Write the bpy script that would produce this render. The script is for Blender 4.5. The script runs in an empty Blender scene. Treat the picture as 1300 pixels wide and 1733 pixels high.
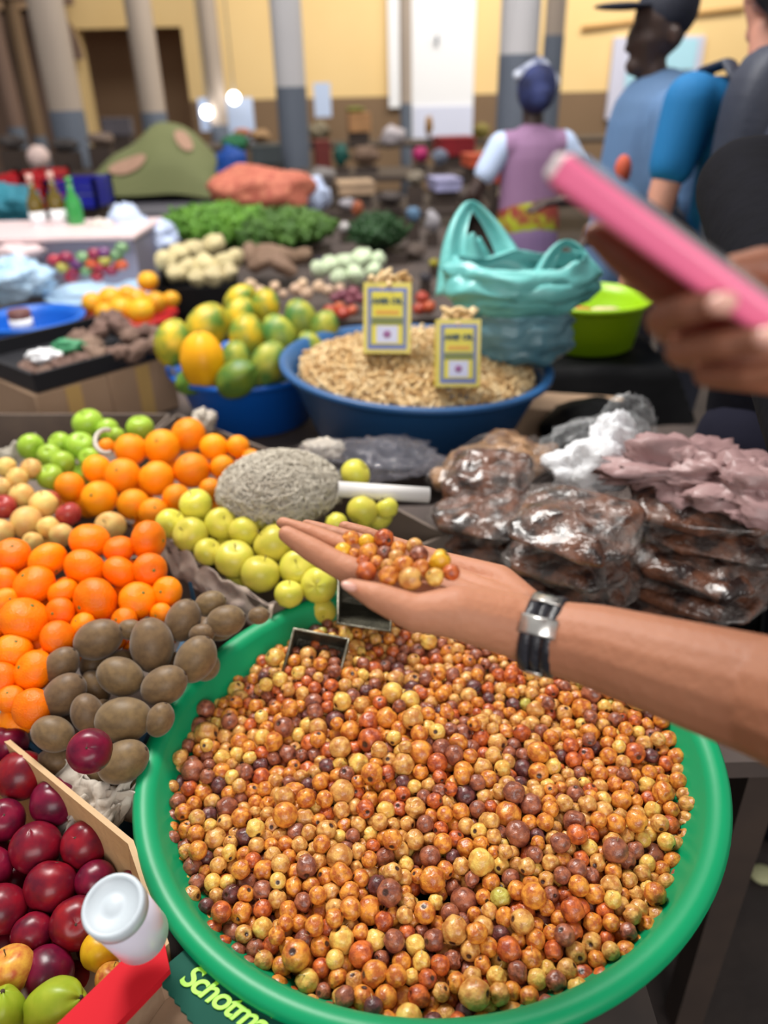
import bpy, math, random
import numpy as np
from mathutils import Vector, Matrix, noise, kdtree, Euler
random.seed(7); rng = np.random.default_rng(7)
scene = bpy.context.scene; COL = scene.collection
# ---------------------------------------------------------------- camera
V = Vector
F = 1301.0
PITCH = math.radians(29.0); ROLL = 0.0236
CAM = V((0, 0, 1.55))
FW = V((0, math.cos(PITCH), -math.sin(PITCH)))
_r0 = V((1, 0, 0)); _u0 = V((0, math.sin(PITCH), math.cos(PITCH)))
RT = _r0*math.cos(ROLL) - _u0*math.sin(ROLL)
UP = _u0*math.cos(ROLL) + _r0*math.sin(ROLL)
cam_d = bpy.data.cameras.new('camera'); cam = bpy.data.objects.new('camera', cam_d); COL.objects.link(cam)
cam.matrix_world = Matrix(((RT.x, UP.x, -FW.x, CAM.x), (RT.y, UP.y, -FW.y, CAM.y), (RT.z, UP.z, -FW.z, CAM.z), (0, 0, 0, 1)))
cam_d.sensor_fit = 'VERTICAL'; cam_d.sensor_height = 36; cam_d.lens = F/1733*36
cam_d.clip_start = 0.02; cam_d.clip_end = 100
cam_d.dof.use_dof = True; cam_d.dof.focus_distance = 0.76; cam_d.dof.aperture_fstop = 2.9
scene.camera = cam
# ---------------------------------------------------------------- world, light, exposure
scene.view_settings.view_transform = 'Standard'; scene.view_settings.look = 'None'
scene.view_settings.gamma = 1; scene.view_settings.use_curve_mapping = False
scene.view_settings.exposure = 0.32
w = bpy.data.worlds.new('world'); scene.world = w; w.use_nodes = True
bgn = w.node_tree.nodes['Background']; bgn.inputs[0].default_value = (1.0, 0.97, 0.93, 1); bgn.inputs[1].default_value = 0.30
def area(name, loc, target, size, power, color=(1, 1, 1)):
    l = bpy.data.lights.new(name, 'AREA'); l.shape = 'RECTANGLE'; l.size, l.size_y = size; l.energy = power; l.color = color
    o = bpy.data.objects.new(name, l); COL.objects.link(o); o.location = loc
    o.rotation_euler = (V(target)-V(loc)).to_track_quat('-Z', 'Y').to_euler(); return o
area('skylight_front', (-0.9, 2.3, 3.9), (0.1, 0.8, 0.9), (1.1, 1.1), 105, (1.0, 0.97, 0.92))
area('fill_behind', (0.9, -3.0, 3.0), (0.3, 1.5, 1.2), (3, 2), 85, (1.0, 0.97, 0.94))  # added fill from behind the camera, brightens phone, hands and columns
area('fill_hall', (0.0, 3.6, 5.6), (0, 7.5, 0.9), (5, 2), 230, (1.0, 0.97, 0.93))  # added fill aimed down the hall to brighten the columns
area('skylight_wall', (2.5, 9.5, 6.5), (1.5, 14, 1.8), (8, 2), 520, (1.0, 0.95, 0.85))
# ---------------------------------------------------------------- helpers
def P(px, py, d):
    return CAM + (FW + RT*((px-650)/F) + UP*((866.5-py)/F))*d
def ray(px, py): return (FW + RT*((px-650)/F) + UP*((866.5-py)/F))
def PZ(px, py, z):
    r = ray(px, py); return CAM + r*((z-CAM.z)/r.z)
def PY(px, py, y):
    r = ray(px, py); return CAM + r*(y/r.y)
def PS(px, py, Y0, z0, s):          # on the plane z = z0 + s*(y-Y0)
    r = ray(px, py); t = (z0 - s*Y0 - CAM.z)/(r.z - s*r.y); return CAM + r*t, t
def proj(p):
    d = V(p)-CAM; z = d.dot(FW); return 650+F*d.dot(RT)/z, 866.5-F*d.dot(UP)/z, z
def lin(c):
    return tuple(((x/255)/12.92 if x/255 <= .04045 else ((x/255+.055)/1.055)**2.4) for x in c)+(1,)
def mat(name, col, rough=.5, col2=None, nscale=8, contrast=.25, bump=0, bscale=40, metal=0, coat=0, trans=0, alpha=1,
        sss=0, spec=.5, rand=0, emit=0, attr=False, gen='Object', sheen=0):
    m = bpy.data.materials.new(name); m.use_nodes = True; nt = m.node_tree; N = nt.nodes; L = nt.links
    b = N['Principled BSDF']
    b.inputs['Base Color'].default_value = lin(col); b.inputs['Roughness'].default_value = rough
    b.inputs['Metallic'].default_value = metal; b.inputs['Coat Weight'].default_value = coat
    b.inputs['Coat Roughness'].default_value = .15
    b.inputs['Transmission Weight'].default_value = trans; b.inputs['Alpha'].default_value = alpha
    b.inputs['Specular IOR Level'].default_value = spec; b.inputs['Sheen Weight'].default_value = sheen
    if sss: b.inputs['Subsurface Weight'].default_value = sss; b.inputs['Subsurface Radius'].default_value = (.01, .004, .002); b.inputs['Subsurface Scale'].default_value = .6
    if emit: b.inputs['Emission Color'].default_value = lin(col); b.inputs['Emission Strength'].default_value = emit
    if attr:
        co = N.new('ShaderNodeAttribute'); co.attribute_name = 'loc'; cs = co.outputs['Vector']
    else:
        co = N.new('ShaderNodeTexCoord'); cs = co.outputs[gen]
    last = None
    if col2 is not None:
        n = N.new('ShaderNodeTexNoise'); n.inputs['Scale'].default_value = nscale; n.inputs['Detail'].default_value = 4; L.new(cs, n.inputs['Vector'])
        r = N.new('ShaderNodeValToRGB'); r.color_ramp.elements[0].position = .5-contrast; r.color_ramp.elements[1].position = .5+contrast
        r.color_ramp.elements[0].color = lin(col); r.color_ramp.elements[1].color = lin(col2)
        L.new(n.outputs['Fac'], r.inputs['Fac']); last = r.outputs['Color']
    if rand:
        oi = N.new('ShaderNodeObjectInfo'); h = N.new('ShaderNodeHueSaturation')
        mr = N.new('ShaderNodeMapRange'); mr.inputs['To Min'].default_value = 1-rand; mr.inputs['To Max'].default_value = 1+rand
        mh = N.new('ShaderNodeMapRange'); mh.inputs['To Min'].default_value = .5-rand*.06; mh.inputs['To Max'].default_value = .5+rand*.06
        L.new(oi.outputs['Random'], mr.inputs['Value']); L.new(oi.outputs['Random'], mh.inputs['Value'])
        L.new(mr.outputs[0], h.inputs['Value']); L.new(mh.outputs[0], h.inputs['Hue'])
        if last: L.new(last, h.inputs['Color'])
        else: h.inputs['Color'].default_value = lin(col)
        last = h.outputs['Color']
    if last: L.new(last, b.inputs['Base Color'])
    if bump:
        n2 = N.new('ShaderNodeTexNoise'); n2.inputs['Scale'].default_value = bscale; n2.inputs['Detail'].default_value = 3; L.new(cs, n2.inputs['Vector'])
        bp = N.new('ShaderNodeBump'); bp.inputs['Strength'].default_value = bump; bp.inputs['Distance'].default_value = .01
        L.new(n2.outputs['Fac'], bp.inputs['Height']); L.new(bp.outputs[0], b.inputs['Normal'])
    return m
def skin_tone_shade(m, palm, arm_, x0, x1):      # palm skin is paler; the forearm's shade is also put into the colour
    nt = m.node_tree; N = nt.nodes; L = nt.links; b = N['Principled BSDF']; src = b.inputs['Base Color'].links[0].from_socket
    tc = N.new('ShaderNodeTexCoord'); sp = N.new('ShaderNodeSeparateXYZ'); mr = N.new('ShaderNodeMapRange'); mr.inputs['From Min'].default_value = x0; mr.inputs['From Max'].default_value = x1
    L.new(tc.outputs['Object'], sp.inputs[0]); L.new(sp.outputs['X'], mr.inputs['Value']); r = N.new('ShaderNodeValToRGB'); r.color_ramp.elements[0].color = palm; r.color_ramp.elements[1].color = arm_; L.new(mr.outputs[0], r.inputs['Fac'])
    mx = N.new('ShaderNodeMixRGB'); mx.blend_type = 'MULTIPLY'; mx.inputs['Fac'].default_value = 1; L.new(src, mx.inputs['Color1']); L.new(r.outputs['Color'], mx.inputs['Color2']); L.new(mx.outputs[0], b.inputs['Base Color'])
def wloc(o):
    p = V((0, 0, 0))
    while o: p = p + V(o.location); o = o.parent
    return p
def tag(o, label=None, cat=None, group=None, kind=None):
    for k, v in (('label', label), ('category', cat), ('group', group), ('kind', kind)):
        if v: o[k] = v
    return o
def empty(name, loc, label, cat, group=None):
    o = bpy.data.objects.new(name, None); COL.objects.link(o); o.location = loc; o.empty_display_size = .02
    return tag(o, label, cat, group)
class MB:
    def __init__(s): s.v = []; s.f = []; s.mi = []; s.m = 0
    def add(s, vs, fs):
        k = len(s.v); s.v += [tuple(v) for v in vs]; s.f += [tuple(i+k for i in f) for f in fs]; s.mi += [s.m]*len(fs); return s
    def box(s, c, sz, rot=None, taper=1.0):
        c = V(c); R = rot if rot is not None else Matrix.Identity(3); vs = []
        for z in (-1, 1):
            for y in (-1, 1):
                for x in (-1, 1):
                    t = taper if z < 0 else 1
                    vs.append(c + R @ V((x*sz[0]/2*t, y*sz[1]/2*t, z*sz[2]/2)))
        return s.add(vs, [(0, 2, 3, 1), (4, 5, 7, 6), (0, 1, 5, 4), (2, 6, 7, 3), (0, 4, 6, 2), (1, 3, 7, 5)])
    def prism(s, pts, th, up=V((0, 0, 1))):     # polygon (top face) with thickness downwards
        n = len(pts); vs = [V(p) for p in pts] + [V(p)-up*th for p in pts]
        return s.add(vs, [tuple(range(n)), tuple(range(2*n-1, n-1, -1))] + [(i, i+n, (i+1) % n+n, (i+1) % n) for i in range(n)])
    def ell(s, c, r, seg=16, ring=10, rot=None, fn=None):
        c = V(c); R = rot if rot is not None else Matrix.Identity(3)
        if not hasattr(r, '__len__'): r = (r, r, r)
        vs = []
        for i in range(ring+1):
            th = math.pi*i/ring
            for j in range(seg):
                ph = 2*math.pi*j/seg; d = V((math.sin(th)*math.cos(ph), math.sin(th)*math.sin(ph), math.cos(th)))
                k = fn(d) if fn else 1
                vs.append(c + R @ V((d.x*r[0]*k, d.y*r[1]*k, d.z*r[2]*k)))
        fs = [(i*seg+j, (i+1)*seg+j, (i+1)*seg+(j+1) % seg, i*seg+(j+1) % seg) for i in range(ring) for j in range(seg)]
        return s.add(vs, fs)
    def lathe(s, prof, c=(0, 0, 0), seg=64, rot=None, closed=False, wob=None):
        c = V(c); R = rot if rot is not None else Matrix.Identity(3); vs = []; n = len(prof)
        for (r, z) in prof:
            for j in range(seg):
                a = 2*math.pi*j/seg; k = wob(a, z) if wob else 1
                vs.append(c + R @ V((r*k*math.cos(a), r*k*math.sin(a), z)))
        fs = [(i*seg+j, i*seg+(j+1) % seg, (i+1)*seg+(j+1) % seg, (i+1)*seg+j) for i in range(n-1) for j in range(seg)]
        if not closed:
            if prof[0][0] > 1e-4: fs.append(tuple(range(seg-1, -1, -1)))
            if prof[-1][0] > 1e-4: fs.append(tuple(range((n-1)*seg, n*seg)))
        else: fs += [((n-1)*seg+j, (n-1)*seg+(j+1) % seg, (j+1) % seg, j) for j in range(seg)]
        return s.add(vs, fs)
    def tube(s, pts, rad, seg=10, flat=None):
        pts = [V(p) for p in pts]; n = len(pts)
        if not hasattr(rad, '__len__'): rad = [rad]*n
        vs = []; up = V((0.13, 0.21, 0.97))
        for i, p in enumerate(pts):
            t = (pts[min(i+1, n-1)]-pts[max(i-1, 0)]).normalized()
            a = t.cross(up)
            if a.length < .2: a = t.cross(V((1, 0, 0)))
            a.normalize(); b = a.cross(t).normalized()
            if flat: b = b*flat
            for j in range(seg):
                an = 2*math.pi*j/seg; vs.append(p + (a*math.cos(an) + b*math.sin(an))*rad[i])
        fs = [(i*seg+j, i*seg+(j+1) % seg, (i+1)*seg+(j+1) % seg, (i+1)*seg+j) for i in range(n-1) for j in range(seg)]
        fs += [tuple(range(seg-1, -1, -1)), tuple(range((n-1)*seg, n*seg))]
        return s.add(vs, fs)
    def cap(s, p0, p1, r0, r1, flat=None, seg=16):   # tapered capsule
        p0 = V(p0); p1 = V(p1); t = p1-p0; L = t.length; t = t/L if L > 1e-6 else V((0, 0, 1))
        a = t.cross(V((0, 0, 1)))
        if a.length < .1: a = t.cross(V((1, 0, 0)))
        a.normalize(); b = a.cross(t); vs = []; prof = []
        for i in range(5): an = math.pi/2*i/4; prof.append((-r0*math.cos(an), r0*math.sin(an)))
        for i in range(1, 5): an = math.pi/2*i/4; prof.append((L+r1*math.sin(an), r1*math.cos(an)) if i > 0 else 0)
        prof.insert(5, (L, r1))
        for (q, r) in prof:
            for j in range(seg):
                an = 2*math.pi*j/seg; o = (a*math.cos(an)+b*math.sin(an))*r
                if flat: n, k = flat; o = o - n*(o.dot(n))*(1-k)
                vs.append(p0 + t*q + o)
        n = len(prof)
        fs = [(i*seg+j, i*seg+(j+1) % seg, (i+1)*seg+(j+1) % seg, (i+1)*seg+j) for i in range(n-1) for j in range(seg)]
        return s.add(vs, fs)
    def grid(s, fn, nu, nv):
        vs = [fn(i/nu, j/nv) for i in range(nu+1) for j in range(nv+1)]
        return s.add(vs, [(i*(nv+1)+j, (i+1)*(nv+1)+j, (i+1)*(nv+1)+j+1, i*(nv+1)+j+1) for i in range(nu) for j in range(nv)])
    def build(s, name, m, parent=None, smooth=True, label=None, cat=None, group=None, kind=None, local=False, bevel=0, origin=None):
        vs = np.array(s.v, float)
        me = bpy.data.meshes.new(name); o = bpy.data.objects.new(name, me); COL.objects.link(o)
        if local: off = V((0, 0, 0))
        elif parent: off = wloc(parent)
        else:
            mn = vs.min(0); mx = vs.max(0); off = V(((mn[0]+mx[0])/2, (mn[1]+mx[1])/2, mn[2])) if origin is None else V(origin); o.location = off
        me.from_pydata((vs-np.array(off)).tolist(), [], s.f)
        ms = m if isinstance(m, (list, tuple)) else [m]
        for x in ms: me.materials.append(x)
        if len(ms) > 1: me.polygons.foreach_set('material_index', s.mi)
        if smooth: me.shade_smooth()
        if smooth is True and not bevel and len(s.f) > 0 and smooth != 'all':
            pass
        if parent: o.parent = parent
        if bevel:
            b = o.modifiers.new('bevel', 'BEVEL'); b.width = bevel; b.segments = 2; b.limit_method = 'ANGLE'
            me.shade_smooth(); me.set_sharp_from_angle(angle=math.radians(35))
        me.validate(); return tag(o, label, cat, group, kind)
def sharp(o, a=35): o.data.set_sharp_from_angle(angle=math.radians(a)); return o
def remesh(o, vox, it=6, fac=.5):
    r = o.modifiers.new('remesh', 'REMESH'); r.mode = 'VOXEL'; r.voxel_size = vox; r.use_smooth_shade = True
    if it:
        sm = o.modifiers.new('smooth', 'SMOOTH'); sm.iterations = it; sm.factor = fac
    return o
def copy_tree(o, parent=None):
    c = o.copy(); COL.objects.link(c)
    if parent: c.parent = parent
    for ch in list(o.children): copy_tree(ch, c)
    return c
def axes(x, z):
    x = V(x).normalized(); z = V(z); z = (z - x*z.dot(x)).normalized(); y = z.cross(x)
    return Matrix(((x.x, y.x, z.x), (x.y, y.y, z.y), (x.z, y.z, z.z)))
def rotz(a): return Matrix.Rotation(a, 3, 'Z')
def relax(Pp, R, iters, floor=None, wall=None, g=0.0, anchor=None, ak=0.2):
    n = len(Pp); I = J = None
    for it in range(iters):
        if it % 6 == 0:
            kd = kdtree.KDTree(n)
            for i in range(n): kd.insert(Pp[i], i)
            kd.balance(); rm = float(R.max()); a = []; b = []
            for i in range(n):
                for (_, j, _d) in kd.find_range(Pp[i], (R[i]+rm)*1.25):
                    if j > i: a.append(i); b.append(j)
            I = np.array(a, int); J = np.array(b, int)
        if g: Pp[:, 2] -= g
        if anchor is not None:
            k = len(anchor); Pp[:k] += (anchor-Pp[:k])*ak
        for _ in range(2):
            if len(I):
                d = Pp[J]-Pp[I]; ds = np.linalg.norm(d, axis=1)+1e-9; ov = (R[I]+R[J])-ds; m = ov > 0
                c = d[m]/ds[m][:, None]*(ov[m]*.5)[:, None]*.9
                np.add.at(Pp, I[m], -c); np.add.at(Pp, J[m], c)
            if floor is not None:
                fz = floor(Pp[:, 0], Pp[:, 1])+R; Pp[:, 2] = np.maximum(Pp[:, 2], fz)
            if wall is not None:
                cx, cy, rad = wall; dx = Pp[:, 0]-cx; dy = Pp[:, 1]-cy; rr = np.hypot(dx, dy); m = rr > rad-R
                k = (rad-R[m])/rr[m]; Pp[m, 0] = cx+dx[m]*k; Pp[m, 1] = cy+dy[m]*k
    return Pp
ORD = ['first', 'second', 'third', 'fourth', 'fifth', 'sixth', 'seventh', 'eighth', 'ninth', 'tenth', 'eleventh', 'twelfth', 'thirteenth', 'fourteenth', 'fifteenth', 'sixteenth', 'seventeenth', 'eighteenth', 'nineteenth', 'twentieth']
def text_mesh(body, par, m, width=None, size=.05, shear=0, ext=.0004, off=.0006, sp=1, mtx=None, align='LEFT'):
    tc = bpy.data.curves.new('lettering', 'FONT'); tc.body = body; tc.extrude = ext; tc.shear = shear; tc.offset = off; tc.space_character = sp; tc.size = size; tc.align_x = align
    to = bpy.data.objects.new('lettering_tmp', tc); COL.objects.link(to); dg = bpy.context.evaluated_depsgraph_get()
    me = bpy.data.meshes.new_from_object(to.evaluated_get(dg)); bpy.data.objects.remove(to); co = np.empty(len(me.vertices)*3); me.vertices.foreach_get('co', co); co = co.reshape(-1, 3)
    if width: k = width/(co[:, 0].max()-co[:, 0].min()); co[:, :2] *= k
    me.vertices.foreach_set('co', co.ravel()); me.update(); me.materials.clear(); me.materials.append(m)
    o = bpy.data.objects.new('lettering', me); COL.objects.link(o); o.parent = par; o.matrix_local = mtx; return o
def fruit_local(name, m, fn, r=(1, 1, 1), seg=28, ring=20, parts=()):
    """hidden-free prototype at unit size; parts: (name, material, MB)"""
    o = MB().ell((0, 0, 0), r, seg, ring, None, fn).build(name, m, local=True)
    for (pn, pm, mb) in parts: mb.build(pn, pm, o, local=True).location = (0, 0, 0)
    return o
def dispose(o):
    for c in list(o.children): bpy.data.objects.remove(c)
    bpy.data.objects.remove(o)
def pile(spec, proto, plane, group, lab, cat, under=12, kmin=.93, seed=1, rowh=30, asp=1, name=None, grow=1.0, low=.9):
    """spec: list of (px, py, radius px[, long axis angle]). proto: dict-free prototype; plane (Y0,z0,s)"""
    R = random.Random(seed); Y0, z0, s = plane; pos = []; rad = []
    for q in spec:
        p, t = PS(q[0], q[1], Y0, z0, s); r = q[2]*t/F; pos.append(p); rad.append(r)
    n = len(pos); av = sum(rad)/n
    for i in range(under):
        a, b = R.sample(range(n), 2); f = R.random()*.6+.2; p = pos[a].lerp(pos[b], f) if (pos[a]-pos[b]).length < av*5 else pos[a].copy()
        pos.append(p + V((R.uniform(-.3, .3)*av, R.uniform(-.3, .3)*av, -av*R.uniform(1.1, 1.9)))); rad.append(av*low)
    A = np.array([list(p) for p in pos]); Rr = np.array(rad)*kmin
    relax(A, Rr, 40, anchor=A[:n].copy(), ak=.10)
    rows = {}
    for i in range(n): rows.setdefault(int(spec[i][1]//rowh), []).append(i)
    keys = sorted(rows, reverse=True); where = {}
    for ri, k in enumerate(keys):
        for ci, i in enumerate(sorted(rows[k], key=lambda i: spec[i][0])): where[i] = (ri, ci, len(rows[k]))
    out = []
    for i in range(len(A)):
        o = copy_tree(proto); o.location = A[i]; sc = rad[i]*grow; o.scale = (sc, sc, sc)
        if i < n and len(spec[i]) > 3:
            an = math.radians(spec[i][3]); ax = (RT*math.cos(an)+UP*math.sin(an))
            o.rotation_euler = ax.to_track_quat('Z', 'X').to_euler()
        else:
            d = V((R.uniform(-.5, .5), R.uniform(-.9, .3), R.uniform(.2, 1))).normalized() if asp == 1 else V((R.uniform(-1, 1), R.uniform(-1, 1), R.uniform(-.3, .3)))
            if R.random() < .35: d = V((R.uniform(-1, 1), R.uniform(-1, 1), R.uniform(-1, 1)))
            o.rotation_euler = d.to_track_quat('Z', 'X').to_euler()
        if i < n:
            ri, ci, m = where[i]
            l = f"{lab}, {ORD[min(ci, 11)]} from left in {ORD[min(ri, 11)]} row from the front"
        else: l = f"{lab}, half hidden beneath others"
        tag(o, l, cat, group); out.append(o)
    dispose(proto); return out
# ---------------------------------------------------------------- setting: floor, walls, columns
M = {}
M['floor'] = mat('floor', (58, 48, 44), .7, (38, 31, 30), 6, .2, bump=.3, bscale=20)
M['yellow'] = mat('yellow_plaster', (240, 208, 150), .8, (234, 198, 136), .7, .3, bump=.05)
M['dado'] = mat('brown_dado', (132, 106, 80), .8, (118, 94, 70), .8, .3)
M['cream'] = mat('grey_plaster', (176, 160, 146), .8, (160, 146, 134), 1.2, .3)
M['band'] = mat('blue_grey_paint', (104, 112, 126), .6, (92, 100, 114), 1.5, .3)
M['white'] = mat('white_paint', (240, 240, 244), .6)
M['brownbeam'] = mat('brown_plaster', (126, 100, 86), .8, (108, 86, 74), 1.0, .3)
M['darkroom'] = mat('dark_plaster', (214, 176, 140), .9, (196, 160, 126), .6, .3)
def st(mb, name, m, smooth=False, **k): return mb.build(name, m, smooth=smooth, kind='structure', **k)
st(MB().box((0, 6, -.05), (26, 22, .1)), 'floor', M['floor'])
WY = 14.0
# back wall: yellow with an opening on the left and a white door
b = MB()
b.box((5.0, WY+.15, 3.15), (15.9, .3, 3.5))
b.box((5.0, WY+.15, .7), (15.9, .3, 1.4)); b.mi[-6:] = [1]*6
b.box((-3.92, WY+.15, 3.66), (1.94, .3, 2.5))
b.box((-4.73, WY+.15, 1.23), (.32, .3, 2.4))
st(b, 'wall_back', [M['yellow'], M['dado']])
rb = MB().box((-3.6, WY+2.6, 1.35), (5, .1, 2.8)).box((-2.6, WY+1.3, 1.35), (.1, 2.5, 2.7)).box((-3.6, WY+1.4, 2.75), (5, 2.6, .1))
st(rb, 'wall_recess', M['darkroom'])
# gallery at the left: beams, brackets, back wall
gl = MB().box((-9, WY+.3, 2.2), (8.2, .2, 4.5)).box((-10.5, 11.8, 3.0), (8.0, 4.4, .25))
st(gl, 'wall_left', M['brownbeam'])
def beam(x0, y0, x1, y1, z, h=.3, wd=.25, n='trim_1', drop=.7):
    b = MB(); a = V((x0, y0, z)); c = V((x1, y1, z)); t = (c-a); L = t.length; R = axes(t, (0, 0, 1))
    b.box((a+c)/2, (L, wd, h), R)
    for (e, sg) in ((a, 1), (c, -1)):
        pr = [e + t.normalized()*sg*(drop*(1-math.cos(q))) + V((0, 0, -h/2-drop*(1-math.sin(q)))) for q in [math.pi/2*k/8 for k in range(9)]]
        b.tube(pr, .09, 8)
    return st(b, n, M['brownbeam'])
beam(-6.45, 9.6, -4.55, 13.8, 2.85, n='trim_1'); beam(-9.6, 9.6, -6.45, 9.6, 2.62, n='trim_2'); beam(-9.6, 12.2, -5.2, 12.2, 2.7, n='trim_3')
beam(-6.45, 9.6, -3.9, 11.4, 3.3, n='trim_4')
def column(px, py, Y, r, bandz, n, m=None, z1=5.0):
    p = PY(px, py, Y); b = MB(); b.m = 0
    b.lathe([(r, bandz), (r, z1)], (p.x, Y, 0), 28); b.m = 1
    b.lathe([(r*1.02, 0), (r*1.02, bandz)], (p.x, Y, 0), 28)
    return sharp(st(b, 'column_%d' % n, [m or M['cream'], M['band']], smooth=True), 40)
M['colgrey'] = mat('pale_grey_column', (200, 198, 200), .7, (188, 186, 190), 1.2, .3)
column(100, 125, 8.6, .165, 1.40, 1); column(250, 125, 10.5, .15, 1.33, 2); column(362, 125, 12.6, .13, 1.1, 3)
column(492, 145, 8.4, .145, 1.56, 4, M['colgrey']); column(687, 145, 11, .075, 1.35, 5); column(877, 110, 6.2, .135, 1.72, 6, M['colgrey'])
column(938, 60, 8.9, .1, 1.95, 7); column(12, 150, 10.6, .1, 1.2, 8, M['brownbeam'])
column(55, 180, 12.8, .1, 1.0, 9, M['dado'])
# door, window
def rectY(px0, px1, py0, py1, Y, th, mb=None):
    a = PY(px0, (py0+py1)/2, Y); c = PY(px1, (py0+py1)/2, Y); xc = (px0+px1)/2
    t = PY(xc, py0, Y); u = PY(xc, py1, Y); mb = mb or MB()
    return mb.box(((a.x+c.x)/2, Y, (t.z+u.z)/2), (abs(c.x-a.x), th, abs(t.z-u.z)))
d = rectY(692, 803, -60, 240, WY-.08, .08); do = st(d, 'door_1', M['white'])
rectY(700, 800, 180, 234, WY-.14, .02).build('door_panel', mat('lilac_panel', (214, 218, 240), .5), do, False)
rectY(738, 742, 60, 75, WY-.16, .05).build('door_handle', M['band'], do, False)
st(rectY(657, 678, -60, 182, WY-.05, .1), 'door_2', M['white'])
M['cyan'] = mat('pale_cyan_pane', (176, 222, 240), .3)
wf = st(rectY(1032, 1182, 62, 200, WY-.05, .1), 'window_1', mat('lilac_frame', (205, 205, 225), .5))
rectY(1060, 1110, 100, 150, WY-.13, .02).build('pane', M['cyan'], wf, False)
rectY(1126, 1178, 66, 118, WY-.13, .02).build('pane', M['cyan'], wf, False)
cb = MB().tube([PY(985, 48, WY-.05), PY(1060, 38, WY-.05), PY(1150, 26, WY-.05), PY(1260, 14, WY-.05)], .035, 8)
tag(cb.build('wall_cable', mat('cable_ochre', (196, 152, 92), .7)), 'ochre cable sagging along the yellow back wall', 'cable')
# ---------------------------------------------------------------- tables
M['tabletop'] = mat('table_cloth_brown', (92, 78, 72), .8, (66, 58, 56), 9, .25)
M['wood'] = mat('pale_wood', (206, 172, 128), .6, (188, 150, 104), 5, .3, bump=.2, bscale=60)
M['darkwood'] = mat('dark_wood', (70, 56, 48), .7, (52, 42, 38), 8, .3)
def table(x0, x1, y0, y1, z, label, group=None):
    t = empty('market_table', ((x0+x1)/2, (y0+y1)/2, 0), label, 'table', group)
    MB().box(((x0+x1)/2, (y0+y1)/2, z-.015), (x1-x0, y1-y0, .03)).build('tabletop', M['tabletop'], t, False)
    for x in (x0+.06, x1-.06):
        for y in (y0+.06, y1-.06): MB().box((x, y, (z-.03)/2), (.05, .05, z-.03)).build('leg', M['darkwood'], t, False)
    return t
TZ = .76
table(-1.5, .25, .34, 1.45, TZ, 'low brown market table carrying the green basin and fruit crates')
table(.27, .60, .74, 1.58, .74, 'dark market table beneath the packets of dates')
table(-2.3, .90, 1.62, 3.0, .67, 'brown market table carrying the blue basins of nuts and papayas')
table(-3.4, .56, 3.1, 5.4, .72, 'dark market table with leafy greens and pale tubers')
# ---------------------------------------------------------------- green basin
BX, BY, BR, TILT = .0402, .6416, .3246, .0335
M['green'] = mat('green_plastic', (0, 152, 98), .4, (0, 142, 90), 3, .3, bump=.03, bscale=15, spec=.4)
Rt = Matrix.Rotation(-math.atan(TILT), 3, 'Y')
prof = [(0, -.134), (.2, -.134), (.212, -.128), (.293, -.030), (.3005, -.020), (.305, -.017), (.318, -.017), (.3235, -.012), (.3246, -.005), (.321, 0.001), (.313, .003),
        (.304, .0), (.2985, -.007), (.291, -.03), (.21, -.120), (0, -.122)]
basin = MB().lathe(prof, (BX, BY, .90), 128, Rt).build('plastic_basin', M['green'], smooth=True)
tag(basin, 'big round green plastic basin heaped with tiny brown and orange fruit', 'basin')
# ---------------------------------------------------------------- berries
BC = [('tan', (224, 172, 92), (182, 116, 54), .29), ('golden', (228, 152, 56), (176, 90, 36), .28), ('orange', (212, 108, 44), (150, 62, 34), .11),
      ('reddish brown', (168, 98, 68), (116, 62, 48), .17), ('dark plum', (116, 64, 60), (78, 42, 44), .04), ('pale yellow', (236, 200, 100), (214, 156, 70), .09), ('greenish', (196, 190, 90), (170, 150, 60), .008)]
def berry_mat(nm, c1, c2):
    m = mat('jujube_'+nm.replace(' ', '_'), c1, .36, c2, 1.6, .12, bump=.22, bscale=2.6, attr=True, coat=.3, spec=.5)
    nt = m.node_tree; N = nt.nodes; L = nt.links; b = N['Principled BSDF']
    src = b.inputs['Base Color'].links[0].from_socket; at = N.new('ShaderNodeAttribute'); at.attribute_name = 'pole'
    rp = N.new('ShaderNodeValToRGB'); rp.color_ramp.elements[0].position = .935; rp.color_ramp.elements[1].position = .975
    L.new(at.outputs['Fac'], rp.inputs['Fac']); mx = N.new('ShaderNodeMixRGB'); mx.inputs['Color2'].default_value = lin((62, 34, 26))
    L.new(rp.outputs['Color'], mx.inputs['Fac']); L.new(src, mx.inputs['Color1']); L.new(mx.outputs[0], b.inputs['Base Color'])
    return m
BM = [berry_mat(n, a, b) for n, a, b, _ in BC]
SEG, RING = 20, 15
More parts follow.
